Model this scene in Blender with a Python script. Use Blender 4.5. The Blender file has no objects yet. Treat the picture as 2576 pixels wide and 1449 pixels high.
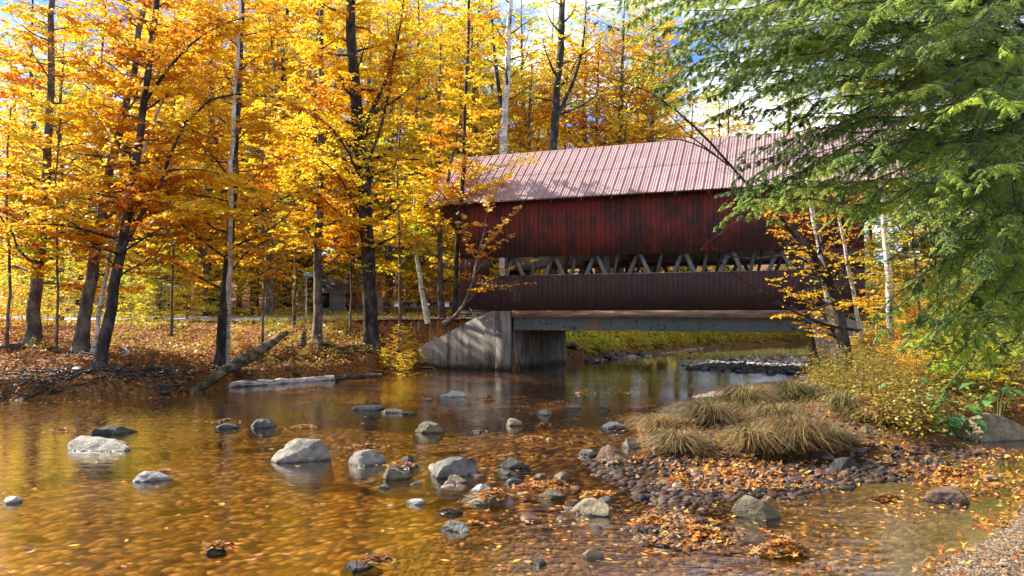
import bpy, bmesh, math, random
import numpy as np
from mathutils import Vector

# ------------------------------------------------------------------ camera, sky, sun, exposure
scene = bpy.context.scene
COL = scene.collection
H, F, PITCH = 2.3, 1910.0, math.atan(65.5 / 1910.0)
cam_d = bpy.data.cameras.new('camera'); cam = bpy.data.objects.new('camera', cam_d); COL.objects.link(cam)
cam.location = (0, 0, H); cam.rotation_euler = (math.pi / 2 + PITCH, 0, 0)
cam_d.sensor_width = 36; cam_d.lens = 36 * F / 2576.0; cam_d.clip_end = 2000; cam_d.clip_start = 0.1
scene.camera = cam
SUN_EL = math.radians(37)
SUN_H = Vector((-0.918, 0.396, 0)).normalized()          # horizontal direction towards the sun
SUN_AZ = math.atan2(SUN_H.x, SUN_H.y)
sd = Vector((SUN_H.x * math.cos(SUN_EL), SUN_H.y * math.cos(SUN_EL), math.sin(SUN_EL)))
sun_d = bpy.data.lights.new('sun', 'SUN'); sun = bpy.data.objects.new('sun', sun_d); COL.objects.link(sun)
sun_d.energy = 5.0; sun_d.angle = math.radians(0.5); sun_d.color = (1.0, 0.93, 0.82)
sun.rotation_euler = (-sd).to_track_quat('-Z', 'Y').to_euler(); sun.location = (-30, 15, 40)
world = bpy.data.worlds.new('World'); scene.world = world; world.use_nodes = True
wn = world.node_tree; wn.nodes.clear()
def N(tree, typ, **kw):
    n = tree.nodes.new(typ)
    for k, v in kw.items():
        if k == 'ins':
            for kk, vv in v.items():
                n.inputs[kk].default_value = vv
        else:
            setattr(n, k, v)
    return n
def ramp(n, stops):
    cr = n.color_ramp
    while len(cr.elements) < len(stops): cr.elements.new(0.5)
    for e, (p, c) in zip(cr.elements, stops):
        e.position = p; e.color = (c[0], c[1], c[2], 1) if isinstance(c, (tuple, list)) else (c, c, c, 1)
    return n
sky = N(wn, 'ShaderNodeTexSky', sky_type='NISHITA', sun_disc=False, sun_elevation=SUN_EL, sun_rotation=SUN_AZ,
        air_density=1.0, dust_density=0.6, ozone_density=4.0)
tc = N(wn, 'ShaderNodeTexCoord')
mp = N(wn, 'ShaderNodeMapping'); mp.inputs['Scale'].default_value = (1, 1, 2.2); mp.inputs['Location'].default_value = (0.35, 0.1, 0.2)
nz = N(wn, 'ShaderNodeTexNoise', ins={'Scale': 2.6, 'Detail': 8, 'Roughness': 0.55})
cr = ramp(N(wn, 'ShaderNodeValToRGB'), [(0.475, 0.0), (0.58, 1.0)])
mixc = N(wn, 'ShaderNodeMix', data_type='RGBA'); mixc.inputs['B'].default_value = (11, 11.2, 11.6, 1)
bg = N(wn, 'ShaderNodeBackground', ins={'Strength': 0.07}); wo = N(wn, 'ShaderNodeOutputWorld')
wn.links.new(tc.outputs['Generated'], mp.inputs['Vector']); wn.links.new(mp.outputs[0], nz.inputs['Vector'])
wn.links.new(nz.outputs['Fac'], cr.inputs[0]); wn.links.new(cr.outputs[0], mixc.inputs['Factor'])
tint = N(wn, 'ShaderNodeMix', data_type='RGBA', blend_type='MULTIPLY'); tint.inputs['Factor'].default_value = 1; tint.inputs['B'].default_value = (.72, 1.0, 1.45, 1)
wn.links.new(sky.outputs[0], tint.inputs['A']); wn.links.new(tint.outputs['Result'], mixc.inputs['A']); wn.links.new(mixc.outputs['Result'], bg.inputs['Color'])
wn.links.new(bg.outputs[0], wo.inputs[0])
scene.view_settings.view_transform = 'Standard'; scene.view_settings.look = 'None'
scene.view_settings.gamma = 1; scene.view_settings.exposure = 1.45
cy = scene.cycles
cy.max_bounces = 7; cy.diffuse_bounces = 3; cy.glossy_bounces = 3; cy.transmission_bounces = 4; cy.transparent_max_bounces = 8
cy.use_denoising = True; cy.caustics_reflective = False; cy.caustics_refractive = False; cy.sample_clamp_indirect = 6

# ------------------------------------------------------------------ projection helpers (display pixels of the photo at 2576 wide)
CA, SA = math.cos(PITCH), math.sin(PITCH)
def ray(x, y):
    xx, yy = (x - 1288) / F, -(y - 724.5) / F
    return np.array([xx, CA - SA * yy, SA + CA * yy])
def gz(x, y, z=0.0):
    d = ray(x, y); k = (z - H) / d[2]
    return np.array([d[0] * k, d[1] * k, z])
def at(x, y, Y):
    d = ray(x, y); k = Y / d[1]
    return np.array([d[0] * k, Y, H + d[2] * k])
BA = math.radians(21)
U = np.array([math.cos(BA), -math.sin(BA), 0]); V = np.array([math.sin(BA), math.cos(BA), 0])
O = gz(1285, 932) ; O[2] = 0
def B(t, s, z): return O + U * t + V * s + np.array([0, 0, z])
def bp(x, y, s):
    d = ray(x, y); c = np.array([0, 0, H]); k = (s - (c - O) @ V) / (d @ V); p = c + d * k
    return (p - O) @ U, p[2]

# ------------------------------------------------------------------ numpy noise and mesh building
def fbm(P, seed=0, octs=4, scale=1.0, gain=0.5):
    rs = np.random.RandomState(seed); P = np.asarray(P, float) * scale
    out = np.zeros(len(P)); amp = 1.0; tot = 0
    for o in range(octs):
        a = np.zeros(len(P))
        for k in range(4):
            d = rs.normal(size=3); d /= np.linalg.norm(d)
            d2 = rs.normal(size=3); d2 /= np.linalg.norm(d2)
            a += np.sin(P @ d * (2 ** o) * 2.1 + rs.uniform(0, 6.28) + 1.3 * np.sin(P @ d2 * (2 ** o) * 1.3 + rs.uniform(0, 6.28)))
        out += amp * a / 2.2; tot += amp; amp *= gain
    return out / tot
def nrm(a): return a / np.maximum(np.linalg.norm(a, axis=-1, keepdims=True), 1e-9)
class MB:
    def __init__(s): s.v = []; s.q = []; s.t = []; s.c = []; s.n = 0
    def add(s, v, q=None, t=None, c=(1, 1, 1)):
        v = np.asarray(v, float).reshape(-1, 3)
        if len(v) == 0: return
        s.v.append(v)
        if q is not None and len(q): s.q.append(np.asarray(q, int).reshape(-1, 4) + s.n)
        if t is not None and len(t): s.t.append(np.asarray(t, int).reshape(-1, 3) + s.n)
        c = np.asarray(c, float)
        s.c.append(np.broadcast_to(c, (len(v), 3)) if c.ndim == 1 else c)
        s.n += len(v)
    def box(s, lo, hi, frame=None, c=(1, 1, 1)):
        lo, hi = np.array(lo, float), np.array(hi, float)
        v = np.array([[(lo, hi)[i][0], (lo, hi)[j][1], (lo, hi)[k][2]] for k in (0, 1) for j in (0, 1) for i in (0, 1)])
        if frame: v = np.array([frame(*p) for p in v])
        s.add(v, [[0, 2, 3, 1], [4, 5, 7, 6], [0, 1, 5, 4], [2, 6, 7, 3], [0, 4, 6, 2], [1, 3, 7, 5]], c=c)
    def prism(s, plan, z0, ztops, c=(1, 1, 1)):            # plan: list of xy counterclockwise, ztops per vertex
        n = len(plan); plan = np.array(plan, float)[:, :2]
        b = np.c_[plan, np.full(n, z0)]; t = np.c_[plan, np.broadcast_to(ztops, n)]
        q = [[i, (i + 1) % n, n + (i + 1) % n, n + i] for i in range(n)]
        tt = [[0, i + 1, i] for i in range(1, n - 1)] + [[n, n + i, n + i + 1] for i in range(1, n - 1)]
        s.add(np.r_[b, t], q, tt, c)
    def tube(s, pts, rad, ns=7, c=(1, 1, 1), cap=True, seed=None, rough=0.0):
        pts = np.array(pts, float); m = len(pts); rad = np.broadcast_to(rad, m)
        tan = nrm(np.gradient(pts, axis=0)); ref = np.array([0, 0, 1.0]) if abs(tan[0][2]) < .8 else np.array([0, 1.0, 0])
        a = nrm(np.cross(tan, ref)); b = np.cross(tan, a)
        th = np.arange(ns) / ns * 2 * math.pi
        rr = rad[:, None] * np.ones(ns)
        if rough:
            rs = np.random.RandomState(seed or 0); rr = rr * (1 + rough * np.repeat(rs.normal(size=(1, ns)), m, 0) + rough * .5 * rs.normal(size=(m, ns)))
        v = pts[:, None] + rr[..., None] * (a[:, None] * np.cos(th)[None, :, None] + b[:, None] * np.sin(th)[None, :, None])
        i = np.arange(m - 1)[:, None] * ns; j = np.arange(ns)[None]; k = (j + 1) % ns
        q = np.stack([i + j, i + ns + j, i + ns + k, i + k], -1).reshape(-1, 4)
        v = v.reshape(-1, 3); t = []
        if cap:
            t = [[(m - 1) * ns + x, (m - 1) * ns + x + 1, (m - 1) * ns] for x in range(1, ns - 1)] + [[0, x + 1, x] for x in range(1, ns - 1)]
        s.add(v, q, t, c)
    def sticks(s, A, Bp, r0, r1, c=(1, 1, 1)):                # many thin three-sided twigs at once
        A = np.asarray(A); Bp = np.asarray(Bp); n = len(A)
        if n == 0: return
        d = nrm(Bp - A); ref = np.where(np.abs(d[:, 2:3]) < .8, np.array([[0, 0, 1.0]]), np.array([[0, 1.0, 0]]))
        a = nrm(np.cross(d, ref)); b = np.cross(d, a); vs = []
        for P, r in ((A, r0), (Bp, r1)):
            for k in range(3):
                th = k * 2.0944; vs.append(P + (a * math.cos(th) + b * math.sin(th)) * np.broadcast_to(r, n)[:, None])
        v = np.stack(vs, 1).reshape(-1, 3); base = np.arange(n)[:, None] * 6
        q = np.concatenate([base + np.array([k, (k + 1) % 3, 3 + (k + 1) % 3, 3 + k]) for k in range(3)])
        s.add(v, q, c=c)
    def leaves(s, P, D, Nn, L, W, cols, fold=.15):
        n = len(P)
        if n == 0: return
        D = nrm(D); S = nrm(np.cross(D, Nn)); Nn = np.cross(S, D)
        L = np.broadcast_to(L, n)[:, None]; W = np.broadcast_to(W, n)[:, None]
        v = np.stack([P, P + D * L * .45 + S * W * .5 + Nn * W * fold, P + D * L - Nn * L * .1, P + D * L * .45 - S * W * .5 + Nn * W * fold], 1).reshape(-1, 3)
        s.add(v, np.arange(n * 4).reshape(-1, 4), c=np.repeat(cols, 4, 0))
    def build(s, name, mat, parent=None, loc=None, smooth=False):
        v = np.concatenate(s.v) if s.v else np.zeros((0, 3)); c = np.concatenate(s.c) if s.c else np.zeros((0, 3))
        off = np.array(parent.location) if parent is not None else (np.array(loc, float) if loc is not None else np.zeros(3))
        if parent is not None and parent.parent is not None: off = off + np.array(parent.parent.location)
        v = v - off
        q = np.concatenate(s.q) if s.q else np.zeros((0, 4), int); t = np.concatenate(s.t) if s.t else np.zeros((0, 3), int)
        me = bpy.data.meshes.new(name)
        me.vertices.add(len(v)); me.vertices.foreach_set('co', v.astype(np.float32).ravel())
        nl = len(q) * 4 + len(t) * 3; me.loops.add(nl)
        me.loops.foreach_set('vertex_index', np.r_[q.ravel(), t.ravel()].astype(np.int32))
        me.polygons.add(len(q) + len(t))
        me.polygons.foreach_set('loop_start', np.r_[np.arange(len(q)) * 4, len(q) * 4 + np.arange(len(t)) * 3].astype(np.int32))
        me.update(calc_edges=True)
        if smooth: me.polygons.foreach_set('use_smooth', np.ones(len(me.polygons), bool))
        ca = me.color_attributes.new('Col', 'FLOAT_COLOR', 'POINT')
        ca.data.foreach_set('color', np.c_[c, np.ones(len(c))].astype(np.float32).ravel())
        me.materials.append(mat)
        o = bpy.data.objects.new(name, me); COL.objects.link(o)
        if parent is not None: o.parent = parent
        elif loc is not None: o.location = tuple(off)
        return o
def tag(o, label=None, cat=None, group=None, kind=None):
    for k, v in (('label', label), ('category', cat), ('group', group), ('kind', kind)):
        if v: o[k] = v
    return o
def empty(name, loc, label=None, cat=None, group=None):
    o = bpy.data.objects.new(name, None); COL.objects.link(o); o.location = tuple(float(x) for x in loc)
    return tag(o, label, cat, group)
def copy_tree(o, parent=None):
    c = o.copy(); COL.objects.link(c)
    if parent is not None: c.parent = parent
    for ch in [x for x in bpy.data.objects if x.parent == o]: copy_tree(ch, c)
    return c

# ------------------------------------------------------------------ materials
def mat(name):
    m = bpy.data.materials.new(name); m.use_nodes = True; t = m.node_tree; t.nodes.clear()
    return m, t, N(t, 'ShaderNodeOutputMaterial')
def col_attr(t): return N(t, 'ShaderNodeAttribute', attribute_name='Col')
def leaf_mat(name, trans=0.5, rough=0.45, spec=0.3, back=None, gain=1.0):
    m, t, out = mat(name); a = col_attr(t)
    p = N(t, 'ShaderNodeBsdfPrincipled', ins={'Roughness': rough, 'Specular IOR Level': spec}); tr = N(t, 'ShaderNodeBsdfTranslucent')
    mx = N(t, 'ShaderNodeMixShader', ins={0: trans}); src = a.outputs['Color']
    if back:
        g = N(t, 'ShaderNodeNewGeometry'); mm = N(t, 'ShaderNodeMix', data_type='RGBA'); mm.inputs['B'].default_value = (*back, 1)
        ml = N(t, 'ShaderNodeMath', operation='MULTIPLY', ins={1: .45}); t.links.new(g.outputs['Backfacing'], ml.inputs[0])
        t.links.new(ml.outputs[0], mm.inputs['Factor']); t.links.new(src, mm.inputs['A']); src = mm.outputs['Result']
    t.links.new(src, p.inputs['Base Color']); t.links.new(src, tr.inputs['Color'])
    t.links.new(p.outputs[0], mx.inputs[1]); t.links.new(tr.outputs[0], mx.inputs[2]); t.links.new(mx.outputs[0], out.inputs[0])
    return m
M = {}
M['leaf'] = leaf_mat('autumn_leaf', .55)
M['needle'] = leaf_mat('hemlock_needle', .5, .4, .4, back=(.42, .52, .26))
M['green_leaf'] = leaf_mat('green_leaf', .4, .4, .45)
M['litter'] = leaf_mat('dry_leaf', .25, .6, .3)
M['grass'] = leaf_mat('dry_grass', .3, .55, .3)
def surf(name, stops, scale=3, rough=.85, bump=.4, bdist=.02, detail=8, attr=False, stretch=(1, 1, 1), spec=.3, wet=False, dist=0, coords='Object', extra=None):
    """base colour from a noise ramp (times the mesh's own colour if attr), with bump"""
    m, t, out = mat(name); tcn = N(t, 'ShaderNodeTexCoord'); mpn = N(t, 'ShaderNodeMapping'); mpn.inputs['Scale'].default_value = stretch
    t.links.new(tcn.outputs[coords], mpn.inputs[0])
    n = N(t, 'ShaderNodeTexNoise', ins={'Scale': scale, 'Detail': detail, 'Roughness': .6, 'Distortion': dist}); t.links.new(mpn.outputs[0], n.inputs['Vector'])
    r = ramp(N(t, 'ShaderNodeValToRGB'), stops); t.links.new(n.outputs['Fac'], r.inputs[0]); src = r.outputs[0]
    if attr:
        a = col_attr(t); mm = N(t, 'ShaderNodeMix', data_type='RGBA', blend_type='MULTIPLY'); mm.inputs['Factor'].default_value = 1
        t.links.new(src, mm.inputs['A']); t.links.new(a.outputs['Color'], mm.inputs['B']); src = mm.outputs['Result']
    p = N(t, 'ShaderNodeBsdfPrincipled', ins={'Roughness': rough, 'Specular IOR Level': spec})
    if wet:                                             # wet stone just above the water line
        g = N(t, 'ShaderNodeNewGeometry'); sx = N(t, 'ShaderNodeSeparateXYZ'); t.links.new(g.outputs['Position'], sx.inputs[0])
        n3 = N(t, 'ShaderNodeTexNoise', ins={'Scale': 9.0}); t.links.new(g.outputs['Position'], n3.inputs['Vector'])
        ad = N(t, 'ShaderNodeMath', operation='MULTIPLY_ADD', ins={1: .05, 2: -.015}); t.links.new(n3.outputs['Fac'], ad.inputs[0])
        sb = N(t, 'ShaderNodeMath', operation='SUBTRACT'); t.links.new(sx.outputs['Z'], sb.inputs[0]); t.links.new(ad.outputs[0], sb.inputs[1])
        mr = N(t, 'ShaderNodeMapRange', ins={1: 0.0, 2: .035, 3: .32, 4: 1.0}); t.links.new(sb.outputs[0], mr.inputs[0])
        mm = N(t, 'ShaderNodeMix', data_type='RGBA', blend_type='MULTIPLY'); mm.inputs['Factor'].default_value = 1
        t.links.new(src, mm.inputs['A']); t.links.new(mr.outputs[0], mm.inputs['B']); src = mm.outputs['Result']
        mr2 = N(t, 'ShaderNodeMapRange', ins={1: 0.0, 2: .035, 3: .15, 4: rough}); t.links.new(sb.outputs[0], mr2.inputs[0]); t.links.new(mr2.outputs[0], p.inputs['Roughness'])
    if extra: src = extra(t, tcn, src)
    t.links.new(src, p.inputs['Base Color'])
    n2 = N(t, 'ShaderNodeTexNoise', ins={'Scale': scale * 4, 'Detail': 6, 'Roughness': .65}); t.links.new(mpn.outputs[0], n2.inputs['Vector'])
    b = N(t, 'ShaderNodeBump', ins={'Strength': bump, 'Distance': bdist}); t.links.new(n2.outputs['Fac'], b.inputs['Height'])
    t.links.new(b.outputs[0], p.inputs['Normal']); t.links.new(p.outputs[0], out.inputs[0])
    return m
M['bark_dark'] = surf('dark_bark', [(.3, (.012, .010, .008)), (.5, (.035, .028, .022)), (.62, (.10, .085, .07)), (.72, (.02, .016, .012))], 5, .9, .9, .03, stretch=(1, 1, .35))
M['bark_grey'] = surf('grey_bark', [(.3, (.025, .02, .016)), (.48, (.09, .07, .052)), (.60, (.20, .165, .125)), (.72, (.04, .03, .022))], 4, .9, .7, .02, stretch=(1, 1, .6))
def birch_marks(t, tcn, src):
    mp2 = N(t, 'ShaderNodeMapping'); mp2.inputs['Scale'].default_value = (2.5, 2.5, 22); t.links.new(tcn.outputs['Object'], mp2.inputs[0])
    n = N(t, 'ShaderNodeTexNoise', ins={'Scale': 1.0, 'Detail': 4}); t.links.new(mp2.outputs[0], n.inputs['Vector'])
    r = ramp(N(t, 'ShaderNodeValToRGB'), [(.36, (.06, .05, .045)), (.43, (1, 1, 1))]); t.links.new(n.outputs['Fac'], r.inputs[0])
    mm = N(t, 'ShaderNodeMix', data_type='RGBA', blend_type='MULTIPLY'); mm.inputs['Factor'].default_value = .9
    t.links.new(src, mm.inputs['A']); t.links.new(r.outputs[0], mm.inputs['B']); return mm.outputs['Result']
M['bark_birch'] = surf('birch_bark', [(.35, (.34, .29, .23)), (.6, (.66, .61, .53))], 3, .7, .3, .01, extra=birch_marks)
M['driftwood'] = surf('bleached_driftwood', [(.35, (.22, .19, .15)), (.6, (.62, .58, .52))], 6, .8, .5, .01)
M['mossy_log'] = surf('mossy_log', [(.35, (.025, .03, .008)), (.48, (.08, .065, .03)), (.6, (.2, .155, .10)), (.7, (.07, .08, .018))], 5, .9, .8, .02)
M['root'] = surf('root_bark', [(.35, (.02, .015, .012)), (.6, (.07, .055, .04)), (.75, (.2, .17, .14))], 5, .85, .6, .02)
M['twig_grey'] = surf('grey_twig', [(.35, (.10, .085, .07)), (.65, (.30, .27, .24))], 5, .85, .3, .01)
def lichen(t, tcn, src):
    n = N(t, 'ShaderNodeTexNoise', ins={'Scale': 4.5, 'Detail': 9, 'Roughness': .75}); t.links.new(tcn.outputs['Object'], n.inputs['Vector'])
    r = ramp(N(t, 'ShaderNodeValToRGB'), [(.52, 0.0), (.60, 1.0)]); t.links.new(n.outputs['Fac'], r.inputs[0])
    ml = N(t, 'ShaderNodeMath', operation='MULTIPLY', ins={1: .45}); t.links.new(r.outputs[0], ml.inputs[0])
    mm = N(t, 'ShaderNodeMix', data_type='RGBA'); mm.inputs['B'].default_value = (.16, .14, .06, 1)
    t.links.new(ml.outputs[0], mm.inputs['Factor']); t.links.new(src, mm.inputs['A']); return mm.outputs['Result']
M['rock'] = surf('river_rock', [(.3, (.35, .33, .30)), (.45, (.75, .73, .7)), (.6, (1.1, 1.08, 1.02))], 6, .8, 1.0, .10, attr=True, wet=True, extra=lichen)
M['cobble'] = surf('wet_cobble', [(.3, (.5, .48, .46)), (.7, (1, 1, 1))], 4, .5, .4, .01, attr=True, spec=.3)
M['gravel'] = surf('gravel', [(.3, (.45, .42, .4)), (.7, (1, 1, 1))], 8, .75, .3, .005, attr=True, spec=.15)
M['wood_grey'] = surf('weathered_timber', [(.3, (.04, .032, .027)), (.5, (.085, .07, .06)), (.7, (.15, .135, .12))], 3, .85, .5, .01, stretch=(6, 6, .5))
M['brace'] = surf('weathered_brace_timber', [(.3, (.09, .078, .07)), (.5, (.15, .135, .12)), (.7, (.22, .205, .19))], 3, .85, .5, .01, stretch=(6, 6, .5))
M['wood_inner'] = surf('unpainted_inner_boards', [(.3, (.20, .165, .135)), (.5, (.30, .26, .215)), (.7, (.38, .33, .28))], 3, .85, .4, .01, stretch=(6, 6, .5))
M['wood_brown'] = surf('brown_timber', [(.3, (.05, .035, .025)), (.7, (.15, .11, .08))], 3, .85, .5, .01, stretch=(1, 6, 6))

def siding_mat():
    m, t, out = mat('weathered_red_siding'); tcn = N(t, 'ShaderNodeTexCoord'); a = col_attr(t)
    sep = N(t, 'ShaderNodeSeparateColor'); t.links.new(a.outputs['Color'], sep.inputs[0])   # R = board tone, G = height on the wall, B = board seed
    g = N(t, 'ShaderNodeNewGeometry')
    cmb = N(t, 'ShaderNodeCombineXYZ'); t.links.new(sep.outputs['Blue'], cmb.inputs[0])
    vm = N(t, 'ShaderNodeVectorMath', operation='MULTIPLY_ADD'); vm.inputs[1].default_value = (40, 40, 40)
    t.links.new(cmb.outputs[0], vm.inputs[0]); t.links.new(g.outputs['Position'], vm.inputs[2])
    mp1 = N(t, 'ShaderNodeMapping'); mp1.inputs['Scale'].default_value = (3.5, 3.5, 1.3); t.links.new(vm.outputs[0], mp1.inputs[0])
    n1 = N(t, 'ShaderNodeTexNoise', ins={'Scale': 1.0, 'Detail': 9, 'Roughness': .65}); t.links.new(mp1.outputs[0], n1.inputs[0])
    n2 = N(t, 'ShaderNodeTexNoise', ins={'Scale': .9, 'Detail': 8, 'Roughness': .7}); t.links.new(g.outputs['Position'], n2.inputs[0])
    # decay = board noise + broad noise + (1 - height)
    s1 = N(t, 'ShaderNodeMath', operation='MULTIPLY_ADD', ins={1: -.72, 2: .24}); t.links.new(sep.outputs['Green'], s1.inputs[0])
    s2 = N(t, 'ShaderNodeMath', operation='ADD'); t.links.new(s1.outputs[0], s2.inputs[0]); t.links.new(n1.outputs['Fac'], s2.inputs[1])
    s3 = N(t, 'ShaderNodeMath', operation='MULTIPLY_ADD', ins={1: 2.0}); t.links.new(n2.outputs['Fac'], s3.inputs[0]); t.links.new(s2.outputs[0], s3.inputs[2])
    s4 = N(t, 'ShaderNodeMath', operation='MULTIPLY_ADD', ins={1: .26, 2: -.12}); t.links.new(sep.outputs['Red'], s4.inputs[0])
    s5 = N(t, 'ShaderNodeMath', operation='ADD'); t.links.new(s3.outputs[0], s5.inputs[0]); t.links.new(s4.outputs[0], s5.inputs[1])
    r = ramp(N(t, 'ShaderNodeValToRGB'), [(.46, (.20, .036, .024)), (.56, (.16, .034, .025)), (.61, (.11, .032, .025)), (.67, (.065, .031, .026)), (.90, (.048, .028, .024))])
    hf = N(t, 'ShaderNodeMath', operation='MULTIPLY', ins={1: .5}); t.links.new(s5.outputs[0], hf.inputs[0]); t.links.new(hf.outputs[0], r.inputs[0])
    # scuffed pinkish wear
    n4 = N(t, 'ShaderNodeTexNoise', ins={'Scale': 3.2, 'Detail': 9, 'Roughness': .75}); t.links.new(vm.outputs[0], n4.inputs[0])
    r4 = ramp(N(t, 'ShaderNodeValToRGB'), [(.57, 0.0), (.66, .55)]); t.links.new(n4.outputs['Fac'], r4.inputs[0])
    mm = N(t, 'ShaderNodeMix', data_type='RGBA'); mm.inputs['B'].default_value = (.17, .035, .03, 1)
    t.links.new(r4.outputs[0], mm.inputs['Factor']); t.links.new(r.outputs[0], mm.inputs['A'])
    p = N(t, 'ShaderNodeBsdfPrincipled', ins={'Roughness': .8, 'Specular IOR Level': .25}); t.links.new(mm.outputs['Result'], p.inputs['Base Color'])
    mp3 = N(t, 'ShaderNodeMapping'); mp3.inputs['Scale'].default_value = (60, 60, 3); t.links.new(g.outputs['Position'], mp3.inputs[0])
    n5 = N(t, 'ShaderNodeTexNoise', ins={'Scale': 1, 'Detail': 4}); t.links.new(mp3.outputs[0], n5.inputs[0])
    b = N(t, 'ShaderNodeBump', ins={'Strength': .5, 'Distance': .006}); t.links.new(n5.outputs['Fac'], b.inputs['Height']); t.links.new(b.outputs[0], p.inputs['Normal'])
    t.links.new(p.outputs[0], out.inputs[0]); return m
M['siding'] = siding_mat()
def roof_dirt(t, tcn, src):
    n = N(t, 'ShaderNodeTexNoise', ins={'Scale': 14, 'Detail': 5, 'Roughness': .7}); t.links.new(tcn.outputs['Object'], n.inputs['Vector'])
    r = ramp(N(t, 'ShaderNodeValToRGB'), [(.30, (.55, .48, .46)), (.38, (1, 1, 1))]); t.links.new(n.outputs['Fac'], r.inputs[0])
    mm = N(t, 'ShaderNodeMix', data_type='RGBA', blend_type='MULTIPLY'); mm.inputs['Factor'].default_value = .8
    t.links.new(src, mm.inputs['A']); t.links.new(r.outputs[0], mm.inputs['B']); return mm.outputs['Result']
M['roof'] = surf('faded_red_metal_roof', [(.3, (.25, .145, .13)), (.5, (.32, .19, .17)), (.7, (.39, .245, .225))], 1.6, .5, .15, .004, attr=True, spec=.5, extra=roof_dirt)
def rust(t, tcn, src):
    v = N(t, 'ShaderNodeTexNoise', ins={'Scale': 5.5, 'Detail': 2}); t.links.new(tcn.outputs['Object'], v.inputs['Vector'])
    r = ramp(N(t, 'ShaderNodeValToRGB'), [(.62, 0.0), (.635, 1.0)]); t.links.new(v.outputs['Fac'], r.inputs[0])
    mm = N(t, 'ShaderNodeMix', data_type='RGBA'); mm.inputs['B'].default_value = (.03, .022, .016, 1)
    t.links.new(r.outputs[0], mm.inputs['Factor']); t.links.new(src, mm.inputs['A'])
    a = col_attr(t); s = N(t, 'ShaderNodeSeparateColor'); t.links.new(a.outputs['Color'], s.inputs[0])
    mp2 = N(t, 'ShaderNodeMapping'); mp2.inputs['Scale'].default_value = (9, 9, .8); t.links.new(tcn.outputs['Object'], mp2.inputs[0])
    n = N(t, 'ShaderNodeTexNoise', ins={'Scale': 1.0, 'Detail': 5}); t.links.new(mp2.outputs[0], n.inputs['Vector'])
    ml = N(t, 'ShaderNodeMath', operation='ADD'); t.links.new(s.outputs['Red'], ml.inputs[0]); t.links.new(n.outputs['Fac'], ml.inputs[1])
    r2 = ramp(N(t, 'ShaderNodeValToRGB'), [(.72, 0.0), (.95, 1.0)]); t.links.new(ml.outputs[0], r2.inputs[0])
    m2 = N(t, 'ShaderNodeMix', data_type='RGBA'); m2.inputs['B'].default_value = (.20, .075, .03, 1)
    t.links.new(r2.outputs[0], m2.inputs['Factor']); t.links.new(mm.outputs['Result'], m2.inputs['A']); return m2.outputs['Result']
M['girder'] = surf('grey_green_steel', [(.3, (.055, .068, .052)), (.7, (.10, .112, .085))], 1.5, .55, .15, .004, extra=rust, spec=.4)
M['curb'] = surf('rusty_curb', [(.3, (.10, .045, .022)), (.5, (.22, .14, .09)), (.68, (.34, .22, .15))], 2.5, .8, .4, .01, stretch=(.5, .5, 3))
def streaks(t, tcn, src):
    g = N(t, 'ShaderNodeNewGeometry')
    mp2 = N(t, 'ShaderNodeMapping'); mp2.inputs['Scale'].default_value = (2.6, 2.6, .35); t.links.new(g.outputs['Position'], mp2.inputs[0])
    n = N(t, 'ShaderNodeTexNoise', ins={'Scale': 1.2, 'Detail': 7, 'Roughness': .65}); t.links.new(mp2.outputs[0], n.inputs['Vector'])
    r = ramp(N(t, 'ShaderNodeValToRGB'), [(.36, (.22, .19, .15)), (.52, (1, 1, 1))]); t.links.new(n.outputs['Fac'], r.inputs[0])
    mm = N(t, 'ShaderNodeMix', data_type='RGBA', blend_type='MULTIPLY'); mm.inputs['Factor'].default_value = .85
    t.links.new(src, mm.inputs['A']); t.links.new(r.outputs[0], mm.inputs['B'])
    sx = N(t, 'ShaderNodeSeparateXYZ'); t.links.new(g.outputs['Position'], sx.inputs[0])
    n2 = N(t, 'ShaderNodeTexNoise', ins={'Scale': 3.0, 'Detail': 4}); t.links.new(g.outputs['Position'], n2.inputs['Vector'])
    ad = N(t, 'ShaderNodeMath', operation='MULTIPLY_ADD', ins={1: -.35}); t.links.new(n2.outputs['Fac'], ad.inputs[0]); t.links.new(sx.outputs['Z'], ad.inputs[2])
    mr = N(t, 'ShaderNodeMapRange', ins={1: -.1, 2: .12, 3: .22, 4: 1.0}); t.links.new(ad.outputs[0], mr.inputs[0])
    m2 = N(t, 'ShaderNodeMix', data_type='RGBA', blend_type='MULTIPLY'); m2.inputs['Factor'].default_value = 1
    t.links.new(mm.outputs['Result'], m2.inputs['A']); t.links.new(mr.outputs[0], m2.inputs['B']); return m2.outputs['Result']
M['concrete'] = surf('stained_concrete', [(.3, (.15, .13, .105)), (.5, (.22, .195, .16)), (.7, (.28, .25, .21))], 2.2, .85, .35, .01, extra=streaks)
M['asphalt'] = surf('road_gravel', [(.3, (.38, .38, .40)), (.7, (.5, .5, .52))], 3, .9, .3, .005)
M['black_metal'] = surf('black_painted_metal', [(.3, (.012, .012, .014)), (.7, (.03, .03, .034))], 5, .45, .1, .003)
M['white_paint'] = surf('white_paint', [(.3, (.6, .6, .6)), (.7, (.78, .78, .76))], 5, .6, .1, .003)
M['sign_green'] = surf('green_sign_face', [(.3, (.0, .10, .06)), (.7, (.0, .14, .085))], 5, .4, .05, .002)
M['red_paint'] = surf('red_paint', [(.3, (.5, .03, .02)), (.7, (.6, .05, .03))], 5, .5, .1, .003)
M['blue_wall'] = surf('pale_blue_wall', [(.3, (.30, .42, .62)), (.7, (.36, .48, .68))], 2, .7, .1, .003)
M['shingle'] = surf('grey_shingles', [(.3, (.08, .08, .085)), (.7, (.16, .155, .15))], 6, .9, .4, .01)
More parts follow.
